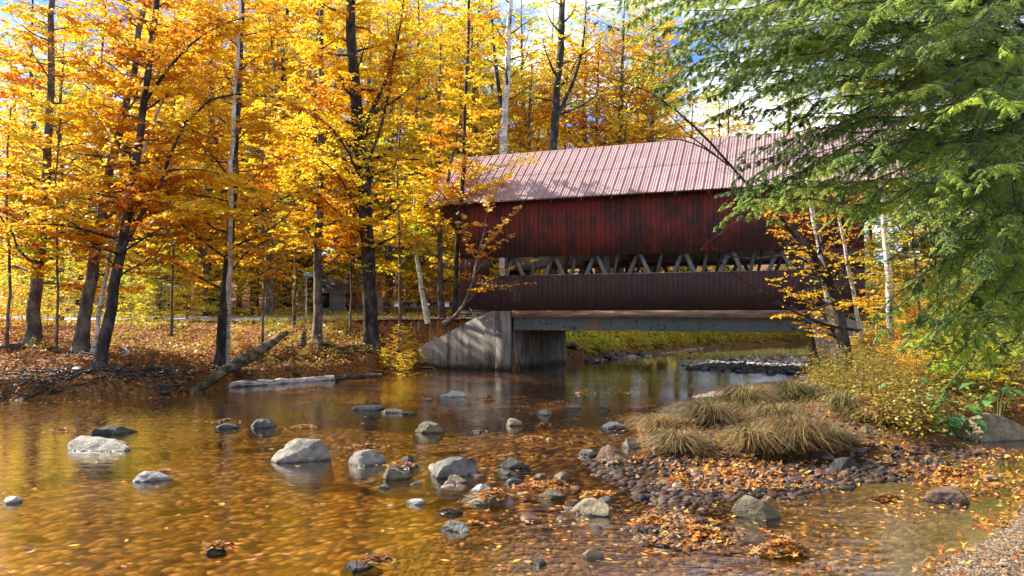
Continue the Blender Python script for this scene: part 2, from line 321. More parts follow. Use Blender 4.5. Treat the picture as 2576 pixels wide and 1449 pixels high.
def glass_mat():
    m, t, out = mat('window_glass'); p = N(t, 'ShaderNodeBsdfPrincipled', ins={'Base Color': (.04, .06, .08, 1), 'Roughness': .08, 'Specular IOR Level': .8}); t.links.new(p.outputs[0], out.inputs[0]); return m
M['glass'] = glass_mat()

def water_mat():
    m, t, out = mat('river_water'); g = N(t, 'ShaderNodeNewGeometry')
    mp1 = N(t, 'ShaderNodeMapping'); mp1.inputs['Scale'].default_value = (1.6, 4.2, 1); mp1.inputs['Rotation'].default_value = (0, 0, math.radians(8)); t.links.new(g.outputs['Position'], mp1.inputs[0])
    n1 = N(t, 'ShaderNodeTexNoise', ins={'Scale': 1.5, 'Detail': 6, 'Roughness': .6, 'Distortion': .6}); t.links.new(mp1.outputs[0], n1.inputs[0])
    b = N(t, 'ShaderNodeBump', ins={'Strength': .6, 'Distance': .011}); t.links.new(n1.outputs['Fac'], b.inputs['Height'])
    n2 = N(t, 'ShaderNodeTexNoise', ins={'Scale': .35, 'Detail': 3}); t.links.new(g.outputs['Position'], n2.inputs[0])
    mr = N(t, 'ShaderNodeMapRange', ins={1: .35, 2: .65, 3: .25, 4: 1.0}); t.links.new(n2.outputs['Fac'], mr.inputs[0]); t.links.new(mr.outputs[0], b.inputs['Strength'])
    gl = N(t, 'ShaderNodeBsdfGlossy', ins={'Roughness': .03, 'Color': (1, 1, 1, 1)}); tr = N(t, 'ShaderNodeBsdfTransparent', ins={'Color': (.98, .83, .50, 1)})
    dt = N(t, 'ShaderNodeVectorMath', operation='DOT_PRODUCT'); t.links.new(g.outputs['Incoming'], dt.inputs[0]); t.links.new(b.outputs[0], dt.inputs[1])
    ab_ = N(t, 'ShaderNodeMath', operation='ABSOLUTE'); t.links.new(dt.outputs['Value'], ab_.inputs[0]); om = N(t, 'ShaderNodeMath', operation='SUBTRACT', use_clamp=True, ins={0: 1.0}); t.links.new(ab_.outputs[0], om.inputs[1])
    pw = N(t, 'ShaderNodeMath', operation='POWER', ins={1: 2.9}); t.links.new(om.outputs[0], pw.inputs[0]); fr = N(t, 'ShaderNodeMath', operation='MULTIPLY_ADD', use_clamp=True, ins={1: .93, 2: .07}); t.links.new(pw.outputs[0], fr.inputs[0])
    mx = N(t, 'ShaderNodeMixShader')
    t.links.new(b.outputs[0], gl.inputs['Normal']); t.links.new(fr.outputs[0], mx.inputs[0])
    t.links.new(tr.outputs[0], mx.inputs[1]); t.links.new(gl.outputs[0], mx.inputs[2]); t.links.new(mx.outputs[0], out.inputs[0]); return m
M['water'] = water_mat()
def ground_mat():
    m, t, out = mat('bank_and_bed'); g = N(t, 'ShaderNodeNewGeometry'); a = col_attr(t); s = N(t, 'ShaderNodeSeparateColor'); t.links.new(a.outputs['Color'], s.inputs[0])
    # stony bed
    wv = N(t, 'ShaderNodeTexNoise', ins={'Scale': 2.5, 'Detail': 3}); t.links.new(g.outputs['Position'], wv.inputs[0])
    va = N(t, 'ShaderNodeMix', data_type='VECTOR'); va.inputs['Factor'].default_value = .12; t.links.new(g.outputs['Position'], va.inputs['A']); t.links.new(wv.outputs['Color'], va.inputs['B'])
    vo = N(t, 'ShaderNodeTexVoronoi', voronoi_dimensions='2D', ins={'Scale': 10.0, 'Randomness': 1}); t.links.new(va.outputs['Result'], vo.inputs['Vector'])
    sc = N(t, 'ShaderNodeSeparateColor'); t.links.new(vo.outputs['Color'], sc.inputs[0])
    r = ramp(N(t, 'ShaderNodeValToRGB'), [(0, (.02, .009, .004)), (.2, (.06, .027, .008)), (.45, (.13, .058, .012)), (.8, (.24, .12, .026)), (1, (.36, .23, .11))]); t.links.new(sc.outputs[0], r.inputs[0])
    r2 = ramp(N(t, 'ShaderNodeValToRGB'), [(.42, (1, 1, 1)), (.72, (.2, .16, .12))]); t.links.new(vo.outputs['Distance'], r2.inputs[0])
    bed = N(t, 'ShaderNodeMix', data_type='RGBA', blend_type='MULTIPLY'); bed.inputs['Factor'].default_value = 1; t.links.new(r.outputs[0], bed.inputs['A']); t.links.new(r2.outputs[0], bed.inputs['B'])
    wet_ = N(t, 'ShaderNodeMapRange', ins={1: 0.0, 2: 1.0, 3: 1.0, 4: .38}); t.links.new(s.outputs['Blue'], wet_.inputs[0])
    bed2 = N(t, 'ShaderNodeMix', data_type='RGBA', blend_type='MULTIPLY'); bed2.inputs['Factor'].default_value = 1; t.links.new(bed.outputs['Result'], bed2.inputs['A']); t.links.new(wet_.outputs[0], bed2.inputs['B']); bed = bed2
    # leafy soil
    n = N(t, 'ShaderNodeTexNoise', ins={'Scale': 9, 'Detail': 8, 'Roughness': .75}); t.links.new(g.outputs['Position'], n.inputs[0])
    r3 = ramp(N(t, 'ShaderNodeValToRGB'), [(.35, (.045, .025, .012)), (.5, (.16, .07, .02)), (.6, (.30, .13, .03)), (.72, (.42, .22, .06))]); t.links.new(n.outputs['Fac'], r3.inputs[0])
    # sandy gravel
    vg = N(t, 'ShaderNodeTexVoronoi', ins={'Scale': 38}); t.links.new(g.outputs['Position'], vg.inputs['Vector']); sg = N(t, 'ShaderNodeSeparateColor'); t.links.new(vg.outputs['Color'], sg.inputs[0])
    r4 = ramp(N(t, 'ShaderNodeValToRGB'), [(0, (.09, .065, .045)), (.5, (.2, .145, .095)), (.9, (.32, .26, .2))]); t.links.new(sg.outputs[0], r4.inputs[0])
    m1 = N(t, 'ShaderNodeMix', data_type='RGBA'); t.links.new(s.outputs['Red'], m1.inputs['Factor']); t.links.new(bed.outputs['Result'], m1.inputs['A']); t.links.new(r3.outputs[0], m1.inputs['B'])
    m2 = N(t, 'ShaderNodeMix', data_type='RGBA'); t.links.new(s.outputs['Green'], m2.inputs['Factor']); t.links.new(m1.outputs['Result'], m2.inputs['A']); t.links.new(r4.outputs[0], m2.inputs['B'])
    p = N(t, 'ShaderNodeBsdfPrincipled', ins={'Roughness': .85, 'Specular IOR Level': .2}); t.links.new(m2.outputs['Result'], p.inputs['Base Color'])
    sb = N(t, 'ShaderNodeMath', operation='MULTIPLY', ins={1: -1}); t.links.new(vo.outputs['Distance'], sb.inputs[0])
    b = N(t, 'ShaderNodeBump', ins={'Strength': .8, 'Distance': .05}); t.links.new(sb.outputs[0], b.inputs['Height'])
    b2 = N(t, 'ShaderNodeBump', ins={'Strength': .6, 'Distance': .03}); t.links.new(n.outputs['Fac'], b2.inputs['Height']); t.links.new(b.outputs[0], b2.inputs['Normal'])
    t.links.new(b2.outputs[0], p.inputs['Normal']); t.links.new(p.outputs[0], out.inputs[0]); return m
M['ground'] = ground_mat()

# ------------------------------------------------------------------ terrain
def G(x, y): return gz(x, y)[:2]
WEND = bp(1045, 925, 0)
wing_end = gz(1048, 925)[:2]
inner_back = gz(1424, 915)[:2]
LB = np.array([(-400, -20), (-40, 10), G(-600, 1040), G(-200, 1015), G(0, 1008), G(250, 1000), G(480, 987), G(600, 970), G(850, 953), G(960, 945), G(1060, 930),
      B(-.3, .1, 0)[:2], B(.0, .1, 0)[:2], inner_back, G(1480, 911), G(1560, 900), G(1640, 888), G(1760, 875), G(2000, 864), G(2200, 862), (60, 62), (400, 62), (400, 400), (-400, 400)])
RB = np.array([(400, 50), (60, 50), (26, 46), (18, 40), (14.2, 33), B(11.5, 4.6, 0)[:2], B(11.5, -.1, 0)[:2], G(2040, 962), G(2060, 990), G(2160, 1035), G(2290, 1062), G(2330, 1078), G(2400, 1085), G(2560, 1066), (11.2, 15.6), (9.9, 13.4), (14, 12.3), (400, 12)])
NG = np.array([(2.2, 4.5), (3.1, 5.8), G(2300, 1449), G(2350, 1400), G(2450, 1335), G(2576, 1245), G(2700, 1190), (400, 9), (400, -60), (-400, -60), (-30, 1), (0, 1.5)])
B1 = np.array([G(1600, 1120), G(1600, 1075), G(1660, 1035), G(1740, 1003), G(1800, 985), G(1960, 970), G(2080, 965), G(2300, 1040), G(2420, 1110), G(2300, 1145), G(2100, 1165), G(1900, 1165), G(1700, 1155)])
B2 = np.array([G(1730, 930), G(1770, 905), G(1900, 897), G(2100, 893), (14.5, 34), G(2120, 945), G(1900, 940)])
B3 = np.array([G(1560, 1330), G(1660, 1290), G(1760, 1310), G(1800, 1370), G(1700, 1390), G(1600, 1370)])
SH_ = np.array([G(*p) for p in [(1450, 1158), (1650, 1150), (1900, 1165), (2150, 1160), (2400, 1125), (2560, 1150), (2500, 1190), (2250, 1215), (1950, 1250), (1760, 1290), (1850, 1390), (1620, 1395), (1540, 1300), (1650, 1240), (1480, 1195)]])
def sdist(P, poly):
    """signed distance, positive inside"""
    P = np.asarray(P, float); n = len(poly); d2 = np.full(len(P), 1e12); ins = np.zeros(len(P), bool)
    for i in range(n):
        a, b = poly[i], poly[(i + 1) % n]; e = b - a; w = P - a
        h = np.clip((w @ e) / (e @ e), 0, 1); q = w - h[:, None] * e; d2 = np.minimum(d2, (q ** 2).sum(1))
        c = (a[1] > P[:, 1]) != (b[1] > P[:, 1])
        if abs(e[1]) > 1e-9: ins ^= c & (P[:, 0] < e[0] * (P[:, 1] - a[1]) / e[1] + a[0])
    return np.where(ins, 1, -1) * np.sqrt(d2)
def sm(x): x = np.clip(x, 0, 1); return x * x * (3 - 2 * x)
def wing_top(t): return np.interp(t, [-4.6, -3.9, -2.7, -1.7, -1.05, -.62], [.7, .95, 1.42, 1.95, 2.3, 2.42])
def terrain(X, Y):
    P = np.c_[X, Y]; P3 = np.c_[X, Y, np.zeros(len(X))]
    r2 = (P - O[:2]); t = r2 @ U[:2]; s = r2 @ V[:2]
    dl, dr, dn, d1, d2, d3 = (sdist(P, q) for q in (LB, RB, NG, B1, B2, B3))
    wob = fbm(P3, 3, 4, .9) * .35
    n1 = fbm(P3, 5, 4, 1.2); n2 = fbm(P3, 8, 3, .25)
    dmax = np.maximum.reduce([dl, dr, dn, d1, d2, d3])
    bed = -np.minimum(.42, .05 + .09 * np.maximum(-dmax, 0)) + n1 * .05
    shallow = sm((X - .5 + (14 - Y) * .12) / 3.0) * sm((17 - Y) / 4)            # the shoal towards the right foreground
    bed = bed * (1 - .72 * shallow) + shallow * (n1 * .035 - .03)
    z = bed
    dd = dl + wob * sm(dl + .5)
    zl = np.where(dl > -.3, -.12 + .62 * sm((dd + .1) / .5) + .45 * sm((dd - .5) / np.interp(X, [-12, -8], [2.5, 1.4])) + .88 * sm((dd - np.interp(X, [-12, -8], [2.0, 1.0])) / np.interp(X, [-12, -8], [7.5, 3.6])) + n1 * .07 * sm(dd) , -9)
    far = np.maximum(Y - 62, 0) + np.maximum(-X - 45, 0)
    zl = zl + np.where(dl > 0, np.minimum(far * .10, 16), 0)
    up = Y > 36
    zl = np.where(up & (t > 0) & (dl > -.3), -.12 + .55 * sm((dd + .1) / .8) + .9 * sm((dd - .4) / 3.0) + n1 * .1 * sm(dd) + np.minimum(np.maximum(Y - 62, 0) * .1, 16), zl)
    # road embankment up to the bridge portal
    edge = -.02 * t + .0
    wt = wing_top(t); te_, se_ = (wing_end - O[:2]) @ U[:2], (wing_end - O[:2]) @ V[:2]
    sw = s - np.interp(t, [te_, -.612], [se_, -.17]) - .22
    emb = np.where(sw > .02, wt - .12 + (2.06 - wt + .10) * sm(sw / 1.3), -9)
    emb2 = 1.93 - .6 * np.maximum(0, (np.interp(t, [te_ - 3.5, te_], [.8, 2.0]) - s))
    emb = np.where(t < te_ - .02, emb2, emb); emb = np.where(t > -.4, np.where((t < 0.0) & (s > .2) & (s < 5), 2.0, -9), emb)
    emb = np.where((t < -.4) & (s > 5.2), 2.06 - .6 * (s - 5.2) + n1 * .05, emb)
    band = (s < 8)
    emb = np.where(band & (dl > -.2), emb, -9)
    zl = np.maximum(zl, emb)
    on_road = (s > -.6) & (s < 6.3) & (t < -.4) & (t > -90)
    rz = np.interp(t, [-12, -3], [1.93, 2.06]) + np.clip(s - .3, 0, 6) * np.interp(t, [-12, -3], [.04, .0]); zl = np.where(on_road, np.minimum(zl, rz), zl); zl = np.where(on_road & (s > .4), rz, zl)
    front = (t > te_ + .1) & (t < 0) & (sw < .02) & (s < .4)
    zl = np.where(front, -.3, zl)
    z = np.maximum(z, zl)
    dd = dr + wob * .5 * sm(dr + .5)
    zr = np.where(dr > -.3, -.1 + .5 * sm((dd + .1) / .9) + .55 * sm((dd - .6) / 2) + 1.1 * sm((dd - 2) / 4) + n1 * .06 * sm(dd), -9)
    zr = np.where((t > 11.5) & (s > .5) & (s < 5.2) & (dr > 0), 2.06, zr)
    z = np.maximum(z, zr)
    zn = np.where(dn > -.5, -.04 + .16 * sm((dn + .1) / .8) + .35 * sm((dn - .6) / 5) + n1 * .03, -9)
    z = np.maximum(z, zn)
    z = np.maximum(z, np.where(d1 > -.6, -.10 + .2 * sm((d1 + .4) / .8) + .25 * sm((d1 - .2) / 1.6) + n1 * .05, -9))
    z = np.maximum(z, np.where(d2 > -.6, -.08 + .17 * sm((d2 + .4) / 1.4) + n1 * .05, -9))
    z = np.maximum(z, np.where(d3 > -.6, -.08 + .13 * sm((d3 + .5) / 1.0) + n1 * .02, -9))
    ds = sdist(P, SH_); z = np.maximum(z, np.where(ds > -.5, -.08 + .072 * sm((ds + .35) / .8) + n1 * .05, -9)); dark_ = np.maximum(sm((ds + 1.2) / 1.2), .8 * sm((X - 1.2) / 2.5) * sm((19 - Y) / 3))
    litter = np.clip(np.maximum.reduce([sm((dl + .5) / .5), sm((dr + .1) / .5), .85 * sm((d1 + .2) / .5)]), 0, 1)
    gravel = np.clip(np.maximum(sm((dn + .1) / .3), 0), 0, 1)
    terrain.dark = dark_
    return z, litter, gravel
def ground_z(x, y): return float(terrain(np.array([float(x)]), np.array([float(y)]))[0][0])
def gzs(P): return terrain(P[:, 0], P[:, 1])[0]
def axis(lo, hi, f0, f1, fine, grow):
    a = list(np.arange(f0, f1, fine)); st = fine
    while a[-1] < hi: st *= grow; a.append(a[-1] + st)
    b = []; st = fine; x = f0
    while x > lo: st *= grow; x -= st; b.append(x)
    return np.array(b[::-1] + a)
ax_x = axis(-300, 300, -17, 17, .17, 1.09); ax_y = axis(-30, 300, 5, 42, .17, 1.09)
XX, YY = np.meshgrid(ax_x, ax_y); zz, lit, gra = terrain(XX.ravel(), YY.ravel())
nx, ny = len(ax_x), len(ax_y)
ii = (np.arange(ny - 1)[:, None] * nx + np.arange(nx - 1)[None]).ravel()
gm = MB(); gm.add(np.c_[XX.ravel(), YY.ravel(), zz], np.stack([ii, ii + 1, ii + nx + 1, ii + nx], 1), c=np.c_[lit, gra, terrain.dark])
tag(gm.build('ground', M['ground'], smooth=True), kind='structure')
wm = MB(); wm.add([(-120, -12, 0), (120, -12, 0), (120, 66, 0), (-120, 66, 0)], [[0, 1, 2, 3]])
tag(wm.build('river_water', M['water']), kind='structure')
rm = MB()
rts = list(np.arange(-80, -4, 4.0)) + [-4, -2, -.45]
zn_ = lambda t: float(np.interp(t, [-12, -3], [1.975, 2.09])); zf_ = lambda t: float(np.interp(t, [-12, -3], [2.2, 2.12]))
for ta, tb in zip(rts[:-1], rts[1:]):
    rm.add([B(ta, .4, zn_(ta)), B(tb, .4, zn_(tb)), B(tb, 5.6, zf_(tb)), B(ta, 5.6, zf_(ta))], [[0, 1, 2, 3]])
tag(rm.build('road', M['asphalt']), kind='structure')

# ------------------------------------------------------------------ covered bridge
tL, _ = bp(1157, 700, 0); _, zB = bp(1600, 779, 0); _, zO0 = bp(1600, 688, 0); _, zO1 = bp(1600, 639, 0)
tEL, zE = bp(1070, 517, -.5); tRL, zR = bp(1170, 400, 2.6); tER, _ = bp(2290, 450, -.5); tR = tER - 1.4
WID = 5.2; SR = WID / 2
rs = np.random.RandomState(4)
base = B((tL + tR) / 2, SR, 0)
br = empty('covered_bridge', base, 'long weathered dark red covered bridge with a pinkish ribbed metal roof over the river', 'covered bridge')
def slope_z(s): return zE + (zR - zE) * (1 - abs(s - SR) / (SR + .5))
def siding(mb, s0, out, t0, t1, z0, z1, wid=.2):
    t = t0
    while t < t1 - .02:
        w = min(wid * rs.uniform(.85, 1.15), t1 - t); tone = rs.uniform(); seed = rs.uniform(); j = rs.uniform(-.003, .003)
        d = rs.uniform(-.004, .004); lo = (t + .0012, s0 + out * j - .014, z0 + d); hi = (t + w - .0012, s0 + out * j + .014, z1)
        n0 = mb.n; mb.box(lo, hi, B)
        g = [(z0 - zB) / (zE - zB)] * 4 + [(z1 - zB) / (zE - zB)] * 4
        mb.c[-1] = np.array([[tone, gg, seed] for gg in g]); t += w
tO0, tO1 = bp(1232, 690, 0)[0], tR - 1.2
for s0, out, nm in ((0, -1, 'near'), (WID, 1, 'far')):
    zT = zO1 if nm == 'near' else zO1 - .2
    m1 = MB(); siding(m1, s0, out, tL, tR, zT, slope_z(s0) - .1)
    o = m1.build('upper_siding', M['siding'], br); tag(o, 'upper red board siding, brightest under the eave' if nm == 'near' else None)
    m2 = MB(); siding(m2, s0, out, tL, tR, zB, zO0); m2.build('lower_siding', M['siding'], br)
    for ta_, tb_ in ((tL, tO0), (tO1, tR)):
        m3 = MB(); siding(m3, s0, out, ta_, tb_, zO0 + .001, zT - .001); m3.build('end_siding', M['siding'], br)
    m5 = MB(); sl_ = s0 - out * .03
    m5.box((tL + .01, sl_ - .008, zT + .004), (tR - .01, sl_ + .008, slope_z(s0) - .12), B); m5.build('inner_boards', M['wood_inner'], br)
    m4 = MB(); si = s0 - out * .085
    for z in (zO0 - .05, zT + .12): m4.box((tL, si - .04, z - .07), (tR, si + .04, z + .07), B)
    m4.build('nailing_rail', M['wood_grey'], br)
    # truss: pairs of leaning braces with king posts between
    sp = 1.72; a0 = bp(1395, 640, .25)[0] - sp * 3; si = s0 - out * .28
    zc0, zc1 = zB + .05, slope_z(s0) - .25
    k = 0; a = a0
    def brace(ta, za, tb, zb, ss, w=.075, th=.06):
        m = MB(); dx, dz = tb - ta, zb - za; L = math.hypot(dx, dz); px, pz = -dz / L * w, dx / L * w
        v = [B(x, y, z) for y in (ss - th, ss + th) for x, z in ((ta - px, za - pz), (tb - px, zb - pz), (tb + px, zb + pz), (ta + px, za + pz))]
        m.add(v, [[0, 3, 2, 1], [4, 5, 6, 7], [0, 1, 5, 4], [1, 2, 6, 5], [2, 3, 7, 6], [3, 0, 4, 7]]); m.build('truss_brace', M['brace'], br)
    slope = .44
    while a < tR - .6:
        apex = zO1 + .12
        if a > tL + 1.2:
            brace(a - slope * (apex - zc0), zc0, a - .03, apex, si + .02)
            brace(a + slope * (apex - zc0), zc0, a + .03, apex, si - .13 * (1 if out < 0 else -1))
        if tL + 1.2 < a < tR - 1.6: brace(a + sp * .5 - slope * .5 * (apex - zc0), zc0, a + sp * .5 + slope * .5 * (zc1 - apex), zc1, si + .17 * (1 if out < 0 else -1), .06)
        k += 1; a += sp
    for tp in (tL + .25, bp(1525, 700, .2)[0], tR - .3):
        m = MB(); m.box((tp - .13, si - .1, zc0), (tp + .13, si + .1, zc1), B); m.build('post', M['wood_grey'], br)
    for zc in (zc0, zc1 - .1):
        m = MB(); m.box((tL, si - .14, zc - .12), (tR, si + .14, zc + .14), B); m.build('chord_beam', M['wood_grey'], br)
# floor, girders
m = MB(); m.box((tL, .16, 2.3), (tR, WID - .16, 2.44), B); m.build('deck', M['wood_brown'], br)
zG0 = bp(1600, 833, 0)[1]; zG1 = bp(1600, 800, 0)[1]
tG0, tG1 = bp(1291, 810, 0)[0], 11.4
for s0, out in ((.06, -1), (WID - .06, 1)):
    m = MB()
    patch = bp(1495, 810, 0)[0]; tt = np.linspace(tG0, tG1, 120)
    def rr(t): return .55 * math.exp(-((t - patch) / .28) ** 2)
    zs = np.linspace(zG0 + .03, zG1, 5)
    for face in (-.012, .012):
        g = np.array([[B(t, s0 + face, z) for t in tt] for z in zs]); c = np.array([[(rr(t) + .2 * (i == 0), 0, 0) for t in tt] for i in range(5)])
        idx = (np.arange(4)[:, None] * 120 + np.arange(119)[None]).ravel(); m.add(g.reshape(-1, 3), np.stack([idx, idx + 1, idx + 121, idx + 120], 1), c=c.reshape(-1, 3))
    m.box((tG0, s0 - .14, zG0), (tG1, s0 + .14, zG0 + .028), B, c=(.32, 0, 0)); m.build('girder', M['girder'], br)
    m = MB(); a, b_ = (s0 - .17, s0 + .10) if out < 0 else (s0 - .10, s0 + .17)
    m.box((tG0 - .02, a, zG1 + .003), (tG1, b_, zB - .03), B); m.build('curb', M['curb'], br)
m = MB()
for t in np.arange(tG0 + .6, tG1, 1.5): m.box((t - .06, .2, zG0 + .1), (t + .06, WID - .2, zG0 + .42), B, c=(.2, 0, 0))
m.build('floor_beams', M['girder'], br)
# roof: ribbed sheets on both slopes, with a lap at mid slope
def roof_sheet(side):
    m = MB(); prof = [(0, 0), (.012, .032), (.05, .032), (.062, 0), (.15, 0), (.156, .009), (.17, .009), (.176, 0), (.25, 0), (.256, .009), (.27, .009), (.276, 0)]
    per = .345; ts, hs = [], []
    n = int((tER - tEL) / per) + 1
    for i in range(n):
        for a, h in prof:
            t = tEL + i * per + a
            if t <= tER: ts.append(t); hs.append(h)
    ts, hs = np.array(ts), np.array(hs)
    nrmv = V * (-math.sin(math.atan2(zR - zE, SR + .5)) * side) + np.array([0, 0, math.cos(math.atan2(zR - zE, SR + .5))])
    for u0, u1, lift in ((-.005, .505, 0), (.495, 1.0, .012)):
        rows = []
        for u in (u0, u1):
            s = (-.5 + u * (SR + .5)) if side > 0 else (WID + .5 - u * (SR + .5))
            rows.append(O + np.outer(ts, U) + V * s + np.array([0, 0, zE + u * (zR - zE)]) + np.outer(hs + .03 + lift, nrmv))
        k = len(ts); v = np.concatenate(rows); i = np.arange(k - 1)
        pan = rs.uniform(.95, 1.05, n + 1)[((ts - tEL) / (per * 3)).astype(int)]
        dark = np.where(hs > .02, .8, 1.0) * pan
        m.add(v, np.stack([i, i + 1, i + k + 1, i + k], 1), c=np.repeat(np.tile(dark, 2)[:, None], 3, 1))
    return m
for side in (1, -1):
    o = roof_sheet(side).build('roof', M['roof'], br)
    s_e = -.47 if side > 0 else WID + .47; m = MB()
    v = [B(t, s, z + dz) for t in (tEL + .02, tER - .02) for s, z in ((s_e, zE), (SR, zR)) for dz in (0.0, -.03)]
    m.add(v, [[0, 2, 6, 4], [1, 5, 7, 3], [0, 1, 3, 2], [4, 6, 7, 5], [0, 4, 5, 1], [2, 3, 7, 6]]); m.build('roof_boards', M['wood_brown'], br)
    t = tL + .5
    while t < tR:                                   # rafter tails under the eave
        m = MB(); s_i, s_o = (0.03, -.42) if side > 0 else (WID - .03, WID + .42)
        za, zb = slope_z(s_i) - .06, slope_z(s_o) - .06
        v = [B(tt_, s, z + dz) for tt_ in (t - .04, t + .04) for s, z in ((s_o, zb), (s_i, za)) for dz in (0, -.16)]
        m.add(v, [[0, 2, 6, 4], [1, 5, 7, 3], [0, 1, 3, 2], [4, 6, 7, 5], [0, 4, 5, 1], [2, 3, 7, 6]]); m.build('rafter_tail', M['wood_grey'], br); t += 1.22
m = MB(); rp = [B(t, SR + ds, zR + dz) for t in (tEL, tER) for ds, dz in ((-.2, -.13), (0, .07), (.2, -.13))]
m.add(rp, [[0, 3, 4, 1], [1, 4, 5, 2]], c=(.85, .85, .85)); m.build('ridge_cap', M['roof'], br)
for te, tb, sg in ((tEL + .15, tL, 1), (tER - .15, tR, -1)):   # gable boards and portal knees at both ends
    m = MB(); v = [B(tb + d, s, z) for d in (-.02, .02) for s, z in ((0, zE - .35), (WID, zE - .35), (WID, slope_z(WID) - .05), (SR, zR - .05), (0, slope_z(0) - .05))]
    q = [[i, (i + 1) % 5, 5 + (i + 1) % 5, 5 + i] for i in range(5)]; m.add(v, q, [[0, 2, 1], [0, 3, 2], [0, 4, 3], [5, 6, 7], [5, 7, 8], [5, 8, 9]], c=(.5, .8, .3))
    m.build('gable_end', M['siding'], br)
    for s0 in (.05, WID - .05):
        m = MB(); v = [B(t, s0 + ds, z) for ds in (-.05, .05) for t, z in ((tb, slope_z(.05) - .2), (te, slope_z(.05) - .2), (te, slope_z(.05) - .45), (tb, zE - 1.25))]
        m.add(v, [[0, 3, 2, 1], [4, 5, 6, 7], [0, 1, 5, 4], [1, 2, 6, 5], [2, 3, 7, 6], [3, 0, 4, 7]], c=(.6, .5, .3)); m.build('portal_knee', M['siding'], br)

# abutments
def xy(p): return (p[0], p[1])
ab = empty('bridge_abutment', B(-.3, 1, 0), 'stained concrete abutment with a sloping wing wall under the left end of the red bridge', 'abutment')
ib = inner_back
m = MB(); bl = np.array(ib) - U[:2] * 1.2
m.prism([xy(B(-.60, .29, 0)), xy(B(0, .29, 0)), tuple(ib), tuple(bl)], -1, zG0 - .02); m.build('pier', M['concrete'], ab)
m = MB(); m.prism([xy(B(-.60, -.15, 0)), xy(B(0, -.15, 0)), xy(B(0, .285, 0)), xy(B(-.6, .285, 0))], -1, [zB - .04, zB - .04, zB - .04, zB - .04])
m.build('cheek_block', M['concrete'], ab)
m = MB(); m.prism([xy(B(-.6, .30, 0)), xy(B(-.35, .30, 0)), xy(B(-.35, 5.0, 0)), xy(B(-.6, 5.0, 0))], zG0 - .0, 2.28); m.build('backwall', M['concrete'], ab)
m = MB(); w0 = B(-.612, -.17, 0); w1 = np.array([wing_end[0], wing_end[1], 0]); dw = nrm(w1 - w0); nw = np.array([dw[1], -dw[0], 0]); nw = nw if nw[1] > 0 else -nw
Lw = np.linalg.norm(w1 - w0); prof = [(0, bp(1250, 781, -.17)[1]), (.13, 2.34), (.34, 1.98), (.62, 1.46), (.93, .98), (1, .75)]
for (a, za), (b_, zb) in zip(prof[:-1], prof[1:]):
    pa, pb = w0 + dw * Lw * a, w0 + dw * Lw * b_
    v = []
    for p, z in ((pa, za), (pb, zb)):
        v += [p + [0, 0, -1], p + nw * .34 + [0, 0, -1], p + nw * .34 + [0, 0, z], p + [0, 0, z]]
    m.add(v, [[0, 4, 7, 3], [3, 7, 6, 2], [2, 6, 5, 1], [1, 5, 4, 0]])
m.add([w1 + [0, 0, -1], w1 + nw * .34 + [0, 0, -1], w1 + nw * .34 + [0, 0, .75], w1 + [0, 0, .75]], [[0, 1, 2, 3]])
m.build('wing_wall', M['concrete'], ab)
ab2 = empty('bridge_abutment', B(12, 1, 0), 'pale grey concrete abutment half hidden by brush at the right end of the red bridge', 'abutment')
m = MB(); m.prism([xy(B(tG1 + .03, .29, 0)), xy(B(12.3, .29, 0)), xy(B(12.3, 5, 0)), xy(B(tG1 + .03, 5, 0))], -1, zG0 - .02); m.build('pier', M['concrete'], ab2)
m = MB(); m.prism([xy(B(tG1 + .03, -.15, 0)), xy(B(12.0, -.15, 0)), xy(B(12.0, .285, 0)), xy(B(tG1 + .03, .285, 0))], -1, zB - .04); m.build('cheek_block', M['concrete'], ab2)
m = MB(); m.prism([xy(B(12.01, -.17, 0)), xy(B(15.6, -1.6, 0)), xy(B(15.7, -1.2, 0)), xy(B(12.01, .2, 0))], -1, [zB - .1, 1.0, 1.0, zB - .1]); m.build('wing_wall', M['concrete'], ab2)

# ------------------------------------------------------------------ plants: growth
ORANGE, GOLD, YELLOW, YG, RUST, PALE = (.84, .36, .015), (.90, .53, .022), (.95, .70, .035), (.58, .64, .03), (.62, .19, .02), (.82, .55, .16)
GREEN = (.16, .28, .03)
def path(rs, p0, d0, L, n, up=.0, wob=.15):
    p = [np.array(p0, float)]; d = nrm(np.array(d0, float)); st = L / n
    for i in range(n):
        d = nrm(d + rs.normal(size=3) * wob + np.array([0, 0, up])); p.append(p[-1] + d * st)
    return np.array(p)
def interp_path(P, u):
    seg = np.linalg.norm(np.diff(P, axis=0), axis=1); cum = np.r_[0, np.cumsum(seg)]; cum = cum / cum[-1]
    return np.stack([np.interp(u, cum, P[:, k]) for k in range(3)], -1)
def path_len(P): return np.linalg.norm(np.diff(P, axis=0), axis=1).sum()
def palette(rs, P, pal, seed, scale=.6):
    pal = np.array(pal); n = len(pal); f = (fbm(P, seed, 2, scale) * .75 + .5) * (n - 1) + rs.normal(size=len(P)) * .45
    f = np.clip(f, 0, n - 1); i = np.floor(f).astype(int); j = np.minimum(i + 1, n - 1); w = (f - i)[:, None]
    c = pal[i] * (1 - w) + pal[j] * w
    return np.clip(c * rs.uniform(.72, 1.12, (len(P), 1)), 0, .95)
